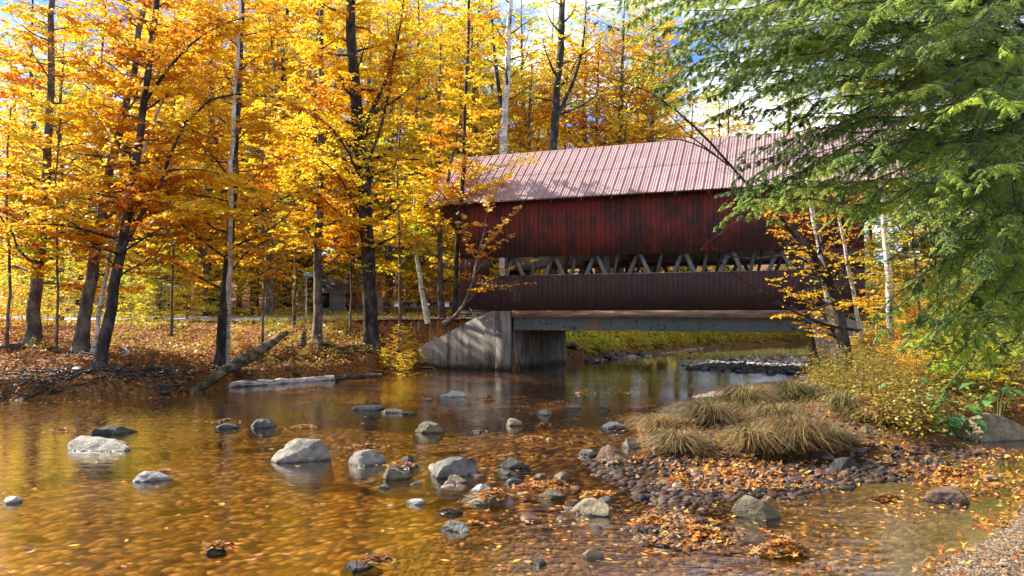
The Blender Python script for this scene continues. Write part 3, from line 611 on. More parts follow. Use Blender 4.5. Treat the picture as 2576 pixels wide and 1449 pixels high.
def twig_system(rs, wood, segs, P, r0, twig_len, spacing, subs, flat=.12, wood_subs=True, start=.15, droop=-.08):
    """twigs and side twigs along one limb; appends leaf-bearing segments (A, B) to segs"""
    L = path_len(P); n = max(3, int(L * (1 - start) / spacing)); u = np.linspace(start, .99, n) + rs.uniform(-.01, .01, n)
    A = interp_path(P, u); T = nrm(interp_path(P, np.clip(u + .03, 0, 1)) - interp_path(P, np.clip(u - .03, 0, 1)))
    side = np.where(np.arange(n) % 2, 1, -1)[:, None]; up = np.array([[0, 0, 1.0]]); S = nrm(np.cross(T, up) + 1e-6)
    ang = rs.uniform(.7, 1.15, (n, 1)); D = nrm(T * np.cos(ang) + S * side * np.sin(ang) + rs.normal(size=(n, 3)) * flat + up * (droop + .1))
    ln = twig_len * (1.05 - .65 * u) * rs.uniform(.6, 1.25, n); mid = A + D * (ln * .5)[:, None]; D2 = nrm(D + up * droop * 2 + rs.normal(size=(n, 3)) * .12); E = mid + D2 * (ln * .5)[:, None]
    r = np.maximum(.0035, r0 * .25 * (1 - .6 * u)); wood.sticks(A, mid, r, r * .65); wood.sticks(mid, E, r * .65, .0025)
    segs.append((mid, E)); segs.append((A + (mid - A) * .4, mid))
    if subs:
        k = subs; uu = np.linspace(.2, .92, k)[None] + rs.uniform(-.04, .04, (n, k))
        pt = np.where(uu[..., None] < .5, A[:, None] + (mid - A)[:, None] * (uu * 2)[..., None], mid[:, None] + (E - mid)[:, None] * (uu * 2 - 1)[..., None])
        sd2 = np.where(np.arange(k) % 2, 1, -1)[None, :, None]; S2 = nrm(np.cross(D, up) + 1e-6)[:, None]
        a2 = rs.uniform(.6, 1.1, (n, k, 1)); Dd = nrm(D[:, None] * np.cos(a2) + S2 * sd2 * np.sin(a2) + rs.normal(size=(n, k, 3)) * flat + up * droop)
        l2 = ln[:, None] * (.62 - .35 * uu) * rs.uniform(.7, 1.2, (n, k)); E2 = pt + Dd * l2[..., None]
        a_, b_ = pt.reshape(-1, 3), E2.reshape(-1, 3)
        if wood_subs: wood.sticks(a_, b_, .003, .0015)
        segs.append((a_, b_))
def leaf_fill(rs, mb, segs, spacing, L, Wr, pal, seed, keep=1.0, flat=.35, droop=-.15, scale=.6):
    if not segs: return
    A = np.concatenate([s[0] for s in segs]); E = np.concatenate([s[1] for s in segs]); ln = np.linalg.norm(E - A, axis=1)
    k = np.maximum(1, np.round(ln / spacing).astype(int)); idx = np.repeat(np.arange(len(A)), k)
    off = np.arange(len(idx)) - np.repeat(np.cumsum(k) - k, k); u = (off + rs.uniform(.1, .9, len(idx))) / k[idx]
    if keep < 1:
        kk = rs.uniform(size=len(idx)) < keep * np.clip(1.05 + 1.3 * fbm(A[idx] + (E - A)[idx] * u[:, None], seed + 7, 2, .85), .1, 1.5); idx, off, u = idx[kk], off[kk], u[kk]
    P = A[idx] + (E - A)[idx] * u[:, None]; T = nrm((E - A)[idx]); up = np.array([[0, 0, 1.0]]); S = nrm(np.cross(T, up) + 1e-6)
    sd = np.where(off % 2, 1, -1)[:, None]; a = rs.uniform(.5, 1.2, (len(idx), 1))
    D = nrm(T * np.cos(a) + S * sd * np.sin(a) + up * (droop + rs.normal(size=(len(idx), 1)) * .25)); Nn = nrm(up + rs.normal(size=(len(idx), 3)) * flat)
    sz = L * rs.uniform(.5, 1.35, len(idx)); mb.leaves(P, D, Nn, sz, sz * Wr, palette(rs, P, pal, seed, scale))
def make_tree(name, label, cat, trunk, radii, bark, pal, seed, limbs=22, h0=.25, h1=1.0, llen=3.0, elev=(.1, .6), twig=1.05, tsp=.16, subs=6, lsp=.055, leaf=.155,
              wr=.6, keep=.66, extra=(), group=None, roots=0, loc=None, side=None, up=.02, ns=9, flat=.6, scale=.6, bare_extra=(), lr=.35, leaf_name='crown'):
    rs = np.random.RandomState(seed); trunk = np.array(trunk, float)
    # densify and roughen the trunk
    u = np.linspace(0, 1, max(10, int(path_len(trunk) / .6))); sp = interp_path(trunk, u)
    if len(trunk) > 2:
        for _ in range(3): sp[1:-1] = (sp[:-2] + sp[1:-1] * 2 + sp[2:]) / 4
    sp[1:-1] += rs.normal(size=(len(sp) - 2, 3)) * np.array([.02, .02, 0]); rad = np.interp(u, np.linspace(0, 1, len(radii)), radii)
    rad = rad * (1 + .55 * np.exp(-u * path_len(trunk) / .35)); base_ = sp[0].copy() if loc is None else np.array(loc)
    root = empty(name, base_, label, cat, group)
    wm_ = MB(); wm_.tube(sp, rad, ns, seed=seed, rough=.05); wm_.build('trunk', bark, root, smooth=True)
    lm, cm, segs = MB(), MB(), []
    polys = []
    ph = rs.uniform(0, 6.28)
    for i in range(limbs):
        f = h0 + (h1 - h0) * ((i + rs.uniform(0, .8)) / max(1, limbs)); p0 = interp_path(sp, np.array([f]))[0]; ph += 2.4
        az = ph if side is None else side + rs.normal() * 1.0
        el = rs.uniform(*elev) + .5 * max(0, f - .7); L = llen * (1.15 - .75 * f) * rs.uniform(.7, 1.2)
        P = path(rs, p0, (math.cos(az) * math.cos(el), math.sin(az) * math.cos(el), math.sin(el)), L, 6, up, .13); r0 = max(.012, np.interp(f, u, rad) * lr * rs.uniform(.7, 1.1)); polys.append((P, r0, True))
    for e in extra: polys.append((np.array(e[0], float), e[1], True))
    for e in bare_extra: polys.append((np.array(e[0], float), e[1], False))
    for P, r0, lf in polys:
        if len(P) < 6:
            uu = np.linspace(0, 1, 9); P = interp_path(P, uu)
            for _ in range(2): P[1:-1] = (P[:-2] + 2 * P[1:-1] + P[2:]) / 4
        lm.tube(P, np.linspace(r0, r0 * .22, len(P)), 6, cap=False)
        twig_system(rs, lm, segs if lf else [], P, r0, twig if lf else twig * .7, tsp if lf else tsp * 1.6, subs, wood_subs=leaf > .08)
    lm.build('branches', bark if bark is not M['bark_birch'] else M['bark_dark'], root, smooth=True)
    if keep > 0: leaf_fill(rs, cm, segs, lsp, leaf, wr, pal, seed + 1, keep, flat, scale=scale); cm.build(leaf_name, M['leaf'], root)
    if roots:
        rm_ = MB()
        for k in range(roots):
            a = rs.uniform(-2.9, .3); L = rs.uniform(.8, 2.2); P = [sp[0] + [0, 0, .25]]; d = np.array([math.cos(a), math.sin(a) - .3, -.45])
            for j in range(7):
                q = P[-1] + nrm(d) * L / 7; g_ = ground_z(q[0], q[1]); q[2] = max(g_ + .02 + .04 * rs.uniform(), min(q[2], g_ + .3)) if j > 0 else q[2]
                P.append(q); d = d + rs.normal(size=3) * .45; d[2] = -.15
            rm_.tube(P, np.linspace(radii[0] * .38 * rs.uniform(.5, 1), .012, len(P)), 6)
        rm_.build('roots', M['root'], root, smooth=True)
    return root
def TP(pts):                                               # (display x, y, depth) -> trunk points, base dropped onto the ground
    P = [at(*p) for p in pts]; P[0][2] = ground_z(P[0][0], P[0][1]) - .15
    return P
D4 = [ORANGE, GOLD, GOLD, YELLOW]
w = lambda px, Y: px / F * Y / 2
make_tree('beech_tree', 'thick grey trunk beech at the left edge of the photo, flared base above tangled roots', 'beech tree', TP([(78, 895, 25), (95, 700, 25), (118, 430, 25), (128, 200, 25), (132, -60, 25)]), [w(34, 25), w(20, 25), w(13, 25)], M['bark_grey'], [RUST, ORANGE, GOLD, YELLOW], 11, limbs=36, h0=.16, llen=3.2, roots=10, elev=(-.05, .4))
make_tree('beech_tree', 'tall leaning beech with thick mottled trunk, behind the slimmer leaning one', 'beech tree', TP([(200, 900, 24.2), (235, 650, 24.4), (285, 400, 24.6), (335, 200, 24.8), (372, -60, 25)]), [w(36, 24), w(21, 24), w(15, 24)], M['bark_grey'], D4, 12, limbs=34, h0=.25, llen=3.4, roots=8, elev=(0, .5))
make_tree('beech_tree', 'leaning dark beech with two long arching limbs, closest to the water', 'beech tree', TP([(245, 935, 22.3), (285, 740, 22.5), (320, 540, 22.8), (345, 380, 23), (372, 200, 23.2), (402, -60, 23.5)]), [w(30, 22), w(19, 22), w(14, 22)], M['bark_dark'], [RUST, ORANGE, GOLD, GOLD], 13, limbs=30, h0=.22, llen=2.6, roots=10, elev=(0, .5),
          extra=[([at(298, 650, 22.6), at(352, 545, 22.4), at(400, 470, 22.2), at(430, 385, 22), at(465, 310, 21.8), at(530, 250, 21.5), at(600, 235, 21.3), at(700, 245, 21), at(790, 290, 20.8)], .075),
                 ([at(368, 250, 23.1), at(420, 175, 22.8), at(480, 105, 22.4), at(550, 60, 22), at(625, 40, 21.8)], .06),
                 ([at(418, 430, 22.1), at(500, 420, 21.8), at(600, 450, 21.4), at(700, 520, 21)], .03), ([at(300, 500, 22.7), at(180, 470, 21.8), at(40, 480, 21)], .045), ([at(290, 600, 22.7), at(150, 560, 21), at(0, 570, 20.3)], .045),
                 ([at(330, 480, 22.7), at(480, 500, 21.5), at(640, 560, 20.8)], .035), ([at(300, 640, 22.5), at(420, 560, 21.5), at(560, 520, 20.8), at(690, 560, 20.5)], .035)])
make_tree('beech_sapling', 'slim pale young trunk standing between the two leaning beeches', 'sapling', TP([(232, 880, 24), (262, 720, 24), (300, 520, 24), (360, 380, 24), (420, 230, 24)]), [w(11, 24), w(6, 24)], M['bark_birch'], D4, 14, limbs=12, h0=.35, llen=1.8)
make_tree('beech_tree', 'dark twin trunk tree beside a pale stem, where the mossy log meets the bank', 'beech tree', TP([(552, 905, 25), (570, 700, 23.6), (592, 450, 23.8), (600, 200, 24), (612, -60, 24)]), [w(26, 24), w(19, 24), w(12, 24)], M['bark_dark'], [ORANGE, ORANGE, GOLD, YELLOW], 15, limbs=32, h0=.22, llen=3.0, roots=5,
          extra=[([at(606, 560, 23.7), at(650, 540, 23.4), at(720, 490, 23), at(800, 470, 22.6)], .05), ([at(600, 690, 23.7), at(650, 700, 23), at(740, 620, 22.4)], .025)])
make_tree('birch_tree', 'slender pale stem growing up against the dark twin trunk tree', 'birch tree', TP([(572, 885, 25.2), (578, 650, 23.2), (582, 400, 23), (596, 150, 23), (602, -60, 23)]), [w(14, 23), w(12, 23), w(8, 23)], M['bark_birch'], D4, 16, limbs=12, h0=.5, llen=2.0)
make_tree('maple_tree', 'straight spotted trunk tree beside the road, just left of the pale blue house', 'maple tree', TP([(797, 862, 29), (800, 650, 29), (805, 400, 29), (808, 150, 29), (806, -60, 29)]), [w(22, 29), w(17, 29), w(10, 29)], M['bark_grey'], [ORANGE, GOLD, YELLOW], 17, limbs=36, h0=.2, llen=3.0, roots=3)
make_tree('maple_tree', 'large dark furrowed trunk tree forking high up, left of the white birch', 'maple tree', TP([(935, 862, 30.5), (925, 650, 30), (915, 450, 29), (898, 280, 28.4), (885, 130, 28), (878, -60, 28)]), [w(36, 30), w(32, 30), w(20, 28)], M['bark_dark'], [ORANGE, GOLD, YELLOW, YELLOW], 18, limbs=34, h0=.25, llen=3.2, roots=4,
          extra=[([at(905, 330, 28), at(930, 290, 27.8), at(985, 180, 27.5), at(1010, 60, 27), at(1020, -40, 27)], .09), ([at(915, 430, 28), at(960, 330, 27.8), at(985, 200, 27.6), at(1000, 60, 27.4)], .07), ([at(935, 290, 27.8), at(1000, 250, 27.5), at(1080, 180, 27)], .05),
                 ([at(915, 470, 28), at(860, 340, 26.5), at(760, 260, 25), at(680, 240, 24)], .06), ([at(915, 560, 28), at(850, 430, 26), at(770, 380, 24.5)], .05)])
make_tree('birch_tree', 'thin white birch leaning beside the bridge, in front of the mailboxes', 'birch tree', TP([(1078, 835, 33), (1060, 740, 33), (1045, 600, 33), (1041, 520, 33), (1042, 440, 33)]), [w(14, 33), w(10, 33), w(6, 33)], M['bark_birch'], [GOLD, YELLOW, YG], 19, limbs=14, h0=.45, llen=1.8)
make_tree('beech_sapling', 'thin brown trunk with leafy shoots between the white birch and the red wall', 'sapling', TP([(1112, 825, 33.2), (1108, 700, 33), (1105, 560, 32.6), (1130, 430, 32), (1160, 290, 31.5)]), [w(17, 30), w(11, 30), w(5, 30)], M['bark_grey'], [ORANGE, GOLD, YELLOW], 20, limbs=20, h0=.25, llen=2.4)
# the leafy shoots that reach over the left end of the siding
make_tree('beech_sapling', 'pale forked sapling whose orange leafy sprays reach across the left end of the red siding', 'sapling', TP([(1118, 842, 32.6), (1165, 790, 31.2), (1190, 700, 30.6), (1205, 640, 30.3), (1225, 560, 30)]), [w(10, 32), w(6, 31), w(3, 30)], M['twig_grey'], [ORANGE, GOLD, PALE], 21, limbs=5, h0=.4, llen=1.3, twig=.5, subs=4,
          extra=[([at(1175, 760, 30.8), at(1240, 690, 30.1), at(1300, 665, 29.7), at(1345, 655, 29.5)], .02), ([at(1195, 690, 30.7), at(1240, 620, 30.2), at(1290, 590, 29.9)], .018), ([at(1205, 640, 30.5), at(1255, 570, 30.1), at(1305, 520, 29.9)], .016),
                 ([at(1185, 730, 30.7), at(1250, 720, 30.1), at(1340, 712, 29.7)], .018), ([at(1200, 660, 30.6), at(1170, 600, 30.4), at(1160, 540, 30.3)], .016), ([at(1220, 560, 30.4), at(1235, 480, 30.3), at(1290, 420, 30.1)], .014)])
make_tree('maple_tree', 'slim dark tree at the roof corner, orange leaves spread over the metal sheets', 'maple tree', TP([(1145, 800, 33.2), (1150, 600, 32), (1165, 450, 31), (1170, 300, 30.5), (1178, 120, 30), (1180, -60, 30)]), [w(13, 30), w(10, 30), w(6, 30)], M['bark_dark'], [ORANGE, GOLD, YELLOW], 22, limbs=22, h0=.3, llen=2.4,
          extra=[([at(1165, 470, 30), at(1230, 430, 28.6), at(1290, 410, 28.2), at(1330, 400, 28)], .02), ([at(1167, 400, 30), at(1210, 360, 28.8), at(1280, 370, 28.4)], .02)])
for i, (x, wd, yb, Y, lab) in enumerate([(18, 8, 870, 24, 'bare thin sapling stem at the very left edge of the photo'), (142, 7, 895, 24, 'bent thin sapling between the thick left beech and the leaning ones'), (1002, 8, 850, 31.5, 'straight thin stem just right of the dark furrowed trunk'), (880, 6, 850, 30.5, 'thin stem just left of the dark furrowed trunk'), (740, 9, 830, 31, 'slim stem left of the spotted trunk by the road'), (660, 7, 850, 27, 'thin sapling right of the twin trunk tree'), (430, 7, 850, 29, 'thin sapling standing in front of the green street sign')]):
    make_tree('sapling', lab, 'sapling', TP([(x, yb, Y), (x + 6, yb - 200, Y), (x - 4, yb - 420, Y), (x + 10, yb - 600, Y)]), [w(wd, Y), w(wd * .5, Y)], M['bark_grey'], [ORANGE, GOLD, YELLOW, YG], 40 + i, limbs=14, h0=.3, llen=1.9, subs=4)
# behind the bridge
make_tree('birch_tree', 'pale forked birch rising behind the left half of the metal roof', 'birch tree', TP([(1268, 800, 42), (1266, 380, 42), (1268, 300, 42), (1278, 180, 42), (1280, 60, 42), (1290, -60, 42)]), [w(22, 42), w(20, 42), w(10, 42)], M['bark_birch'], [YG, YELLOW, GOLD], 23, limbs=16, h0=.62, llen=4.0, tsp=.34, subs=5, leaf=.17, lsp=.1,
          extra=[([at(1266, 300, 42), at(1250, 190, 42), at(1238, 80, 42), at(1235, -40, 42)], .14)])
make_tree('maple_tree', 'crooked dark trunk maple behind the middle of the metal roof', 'maple tree', TP([(1395, 800, 44), (1392, 370, 44), (1400, 250, 44), (1412, 120, 44), (1418, -60, 44)]), [w(26, 44), w(22, 44), w(14, 44)], M['bark_dark'], [YG, YELLOW, YG], 24, limbs=16, h0=.6, llen=4.2, tsp=.34, subs=5, leaf=.17, lsp=.1, keep=.8,
          extra=[([at(1398, 300, 44), at(1440, 220, 43.5), at(1470, 120, 43), at(1475, -20, 43)], .12), ([at(1400, 290, 44), at(1460, 270, 43), at(1540, 210, 42)], .08)])
for i, (x, y1, Y, hw, lab) in enumerate([(1330, 160, 50, 4.6, 'round golden maple behind the roof, right of the pale forked birch'), (1500, 90, 56, 6.5, 'broad orange maple behind the middle of the roof'), (1640, 100, 54, 6, 'orange crowned maple behind the roof, where bare twigs cross it'), (1420, 150, 60, 5.5, 'golden maple behind the crooked dark trunk')]):
    make_tree('maple_tree', lab, 'maple tree', TP([(x, 800, Y), (x + 5, 500, Y), (x, 300, Y), (x + 8, y1, Y)]), [w(14, Y), w(10, Y), w(4, Y)], M['bark_grey'], [ORANGE, GOLD, GOLD, YELLOW] if i % 2 == 0 else [RUST, ORANGE, GOLD, GOLD], 60 + i, limbs=70, h0=.25, llen=hw, elev=(.1, .9), tsp=.34, subs=6, leaf=.22, lsp=.10, twig=1.6, flat=.9)
# right bank trees
make_tree('leaning_tree', 'rough dark trunk leaning left before the right abutment, long limb low over the water', 'leaning tree', TP([(2142, 885, 20), (2118, 800, 20), (2090, 700, 20), (2030, 610, 20), (1955, 535, 20)]), [w(36, 20), w(28, 20), w(10, 20)], M['bark_dark'], [ORANGE, GOLD, GOLD], 25, limbs=24, h0=.25, llen=1.7, side=math.pi, roots=0, leaf=.10, lsp=.05, flat=1.0, twig=.6,
          extra=[([at(2085, 700, 20), at(2040, 740, 19.5), at(1990, 740, 19), at(1940, 700, 19)], .04), ([at(2060, 640, 20), at(2080, 560, 19.5), at(2100, 480, 19.2)], .04), ([at(2100, 760, 20), at(2020, 790, 19.4), at(1960, 790, 19)], .03), ([at(2100, 720, 20), at(2060, 620, 19.6), at(2050, 520, 19.4)], .04)],
          bare_extra=[([at(2160, 832, 18.8), at(2080, 818, 18.6), at(2010, 790, 18.4), at(1930, 745, 18.2), at(1860, 700, 18), at(1790, 640, 17.8)], .045), ([at(2000, 640, 20), at(1900, 650, 19.5), at(1850, 655, 19.3), at(1770, 610, 19)], .03), ([at(1970, 560, 20), at(1870, 540, 19), at(1770, 620, 18.8)], .02)])
for i, (pts, wd, lab, pal, mt) in enumerate([
        ([(2105, 840, 21), (2085, 720, 21), (2050, 600, 21), (2035, 480, 21), (2020, 300, 21)], 17, 'white birch curving up behind the dark leaning trunk', [GOLD, YELLOW], 'bark_birch'),
        ([(2245, 760, 22), (2232, 660, 22), (2218, 480, 22), (2195, 250, 22), (2180, 120, 22)], 19, 'brightest white birch right of the leaning trunk', [GOLD, YELLOW], 'bark_birch'),
        ([(2185, 830, 21.5), (2140, 700, 21.5), (2110, 560, 21.5), (2098, 440, 21.5)], 11, 'thin pinkish birch stem between the leaning trunk and the brightest birch', [GOLD, ORANGE], 'bark_birch'),
        ([(2320, 850, 20), (2300, 650, 20), (2290, 450, 20)], 8, 'thin grey sapling stem at the edge of the hemlock boughs', [YG, GOLD], 'bark_grey')]):
    make_tree('birch_tree' if mt == 'bark_birch' else 'sapling', lab, 'birch tree' if mt == 'bark_birch' else 'sapling', TP(pts), [w(wd, 21), w(wd * .8, 21), w(wd * .4, 21)], M[mt], pal, 80 + i, limbs=10, h0=.3, llen=1.5, leaf=.085, lsp=.07, keep=.6)
# bare dead branches in front of the roof belong to a slim dead tree on the right bank
make_tree('dead_tree', 'slim leafless dead tree whose bare twigs cross the metal roof', 'dead tree', TP([(2070, 960, 21.8), (2000, 620, 21.8), (1900, 480, 21.5), (1832, 415, 21), (1740, 300, 20.5), (1640, 225, 20), (1510, 190, 19.6)]), [.07, .055, .045, .03, .008], M['bark_dark'], D4, 31, limbs=9, h0=.5, llen=2.0, keep=0, twig=.7, tsp=.25,
          bare_extra=[([at(1832, 415, 21), at(1760, 360, 20.6), at(1690, 345, 20.2), at(1560, 350, 19.8)], .025), ([at(1800, 390, 21), at(1720, 330, 20.4), at(1660, 260, 20)], .025)])

# ------------------------------------------------------------------ woods: prototypes, then copies
def proto(name, h, pal, seed, conifer=False, bark='bark_grey', **kw):
    rs_ = np.random.RandomState(seed); tr = [(0, 0, -.3), (rs_.uniform(-.3, .3), rs_.uniform(-.3, .3), h * .35), (rs_.uniform(-.5, .5), rs_.uniform(-.5, .5), h * .7), (rs_.uniform(-.6, .6), rs_.uniform(-.6, .6), h)]
    if conifer:
        root = empty(name, (0, 0, 0)); m_ = MB(); m_.tube(np.array(tr), [.22, .17, .1, .03], 8); m_.build('trunk', M['bark_dark'], root, smooth=True)
        lm, cm, segs = MB(), MB(), []
        for i in range(46):
            f = .18 + .8 * i / 46; p0 = interp_path(np.array(tr), np.array([f]))[0]; a = i * 2.4; L = (1.1 - f) * h * .27 * rs_.uniform(.8, 1.15)
            P = path(rs_, p0, (math.cos(a), math.sin(a), .05), L, 5, -.02, .06); lm.tube(P, np.linspace(.035, .008, len(P)), 5, cap=False); twig_system(rs_, lm, segs, P, .03, .8, .2, 5, wood_subs=False)
        lm.build('branches', M['bark_dark'], root); leaf_fill(rs_, cm, segs, .04, .2, .2, pal, seed, 1, .6, -.1); cm.build('crown', M['needle'], root)
        return root
    return make_tree(name, None, None, tr, [h * .013, h * .01, .02], M[bark], pal, seed, loc=(0, 0, 0), **kw)
kwb = dict(limbs=64, h0=.10, llen=5.2, elev=(.0, .8), tsp=.36, subs=5, leaf=.27, lsp=.12, twig=1.4, ns=7, flat=.85)
PR = {
 'gold': proto('maple_tree', 22, [ORANGE, GOLD, YELLOW, YELLOW], 101, keep=.85, **kwb), 'yellow': proto('maple_tree', 22, [GOLD, YELLOW, YG], 102, keep=.85, **kwb), 'orange': proto('maple_tree', 22, [ORANGE, ORANGE, GOLD], 103, bark='bark_dark', keep=.85, **kwb),
 'green': proto('ash_tree', 22, [YG, YG, GREEN], 104, keep=.85, **kwb), 'pine': proto('pine_tree', 22, [(.05, .09, .03), (.09, .14, .04)], 105, True), 'hem': proto('spruce_tree', 22, [(.035, .07, .02), (.07, .12, .03)], 106, True),
 'thin': proto('maple_tree', 22, [GOLD, YELLOW, YG], 107, keep=.45, **kwb)}
LBL = {'gold': ('golden leaved maple in the woods beyond the road', 'maple tree', 'golden maples of the woods'), 'yellow': ('yellow leaved maple in the woods beyond the road', 'maple tree', 'yellow maples of the woods'),
       'orange': ('orange leaved maple in the woods beyond the road', 'maple tree', 'orange maples of the woods'), 'green': ('yellow green ash in the woods behind the bridge', 'ash tree', 'green trees of the woods'),
       'pine': ('tall dark green pine standing in the autumn woods', 'pine tree', 'pines of the woods'), 'hem': ('dark green spruce low in the autumn woods', 'spruce tree', 'spruces of the woods'), 'thin': ('sparse half bare yellow maple showing sky through its crown', 'maple tree', 'half bare maples of the woods')}
used = set(); rw = np.random.RandomState(77)
def plant(kind, x, y, sc, rz=None, label=None):
    o = PR[kind]
    if kind in used: o = copy_tree(o)
    used.add(kind); g_ = ground_z(x, y); o.location = (x, y, g_); o.scale = (sc, sc, sc); o.rotation_euler = (0, 0, rw.uniform(0, 6.28) if rz is None else rz)
    l, c, gr = LBL[kind]; tag(o, label or l, c, gr); return o
def PX(x, Y): return (x - 1288) / F * Y
spots = []
for (x, Y, k, s) in [(60, 50, 'gold', .75), (150, 40, 'yellow', .6), (90, 60, 'pine', .8), (250, 55, 'pine', .7), (330, 62, 'hem', 1.0), (420, 46, 'gold', .6), (470, 56, 'yellow', .8), (540, 50, 'orange', .85), (600, 60, 'pine', .9), (640, 48, 'gold', .8), (700, 57, 'yellow', 1.0), (720, 47, 'orange', .7),
        (780, 52, 'yellow', .9), (880, 60, 'pine', .9), (930, 54, 'gold', 1.0), (980, 46, 'yellow', .9), (1030, 58, 'thin', 1.1), (1060, 50, 'yellow', 1.0), (1110, 45, 'gold', .75), (1120, 62, 'thin', 1.15), (1180, 55, 'yellow', .95), (1230, 64, 'gold', .8), (1010, 70, 'pine', 1.0), (1300, 70, 'gold', .8), (1200, 78, 'pine', .9),
        (1380, 75, 'thin', 1.1), (1580, 78, 'orange', .75), (1700, 72, 'orange', .62), (1810, 66, 'thin', .7), (2000, 70, 'green', .75), (1560, 72, 'gold', .65), (1650, 80, 'gold', .75), (1350, 82, 'yellow', .9),
        (20, 74, 'gold', .9), (-160, 95, 'gold', .9), (-420, 100, 'yellow', .9), (200, 76, 'orange', .8), (380, 80, 'pine', .7), (500, 75, 'gold', .95), (760, 78, 'orange', 1.0), (860, 85, 'gold', 1.1), (650, 88, 'yellow', 1.0), (950, 88, 'orange', 1.0), (1100, 85, 'gold', .95),
        (2150, 60, 'green', .9), (2280, 48, 'yellow', .8), (2400, 38, 'green', .85), (2550, 34, 'green', .9), (2700, 30, 'yellow', .9), (2450, 60, 'pine', .9), (2200, 74, 'pine', .8), (2620, 50, 'pine', 1.0), (2330, 32, 'hem', .55), (2520, 26, 'hem', .7), (2360, 27, 'green', .45), (2480, 21, 'hem', .55), (2600, 19, 'green', .5), (2850, 24, 'hem', .8),
        (1200, 52, 'thin', 1), (1325, 56, 'thin', 1), (1470, 58, 'thin', 1), (1560, 54, 'thin', 1), (1240, 60, 'yellow', 1), (1640, 62, 'thin', 1), (1735, 58, 'thin', 1), (1830, 64, 'thin', 1), (300, 44, 'yellow', 1), (400, 39, 'yellow', 1), (520, 43, 'gold', 1), (680, 41, 'gold', 1), (1150, 50, 'gold', 1), (450, 64, 'orange', 1), (560, 68, 'gold', 1), (130, 66, 'yellow', 1), (1040, 66, 'orange', 1),
        (1750, 63, 'yellow', .3), (1880, 64, 'yellow', .32), (1620, 62, 'gold', .3), (1980, 65, 'gold', .33), (1520, 52, 'yellow', .35), (2100, 66, 'yellow', .35)]:
    yt = rw.uniform(-100, 40) if k == 'thin' and x < 1650 else rw.uniform(170, 230) if k == 'thin' and x < 1900 else rw.uniform(-120, 130) if x < 1240 else 215 + rw.uniform(-50, 40) if x < 1690 else 320 + rw.uniform(-30, 30) if x < 1960 else rw.uniform(60, 260)
    s_ = min(1.6, max(.3, ((790 - yt) / F * Y + .3) / 22)) if s > .36 else s * .7
    plant(k, PX(x, Y), Y, s_)
# understory: leafy beech saplings and bushes beside the road and on the bank
SH = {}
for key, pal, seed in (('yg', [YG, YELLOW], 120), ('or', [ORANGE, GOLD], 121), ('gd', [GOLD, YELLOW], 122)):
    SH[key] = make_tree('beech_shrub', None, None, [(0, 0, -.1), (.1, 0, 1), (.0, .1, 2.2), (.1, 0, 3.2)], [.03, .01], M['twig_grey'], pal, seed, limbs=26, h0=.08, llen=1.9, elev=(.1, .7), twig=.8, tsp=.2, subs=5, leaf=.14, lsp=.08, flat=.7, loc=(0, 0, 0), ns=6, leaf_name='foliage')
SL = {'yg': ('yellow green leafy shrub growing in the understory', 'yellow green shrubs'), 'or': ('orange leafy beech shrub growing in the understory', 'orange shrubs'), 'gd': ('golden leafy shrub growing in the understory', 'golden shrubs')}
us2 = set()
def shrub(k, x, y, sc, label=None, dz=0):
    o = SH[k]
    if k in us2: o = copy_tree(o)
    us2.add(k); o.location = (x, y, ground_z(x, y) + dz); o.scale = (sc, sc, sc * rw.uniform(.85, 1.1)); o.rotation_euler = (0, 0, rw.uniform(0, 6.28)); tag(o, label or SL[k][0], 'shrub', SL[k][1] if label is None else None)
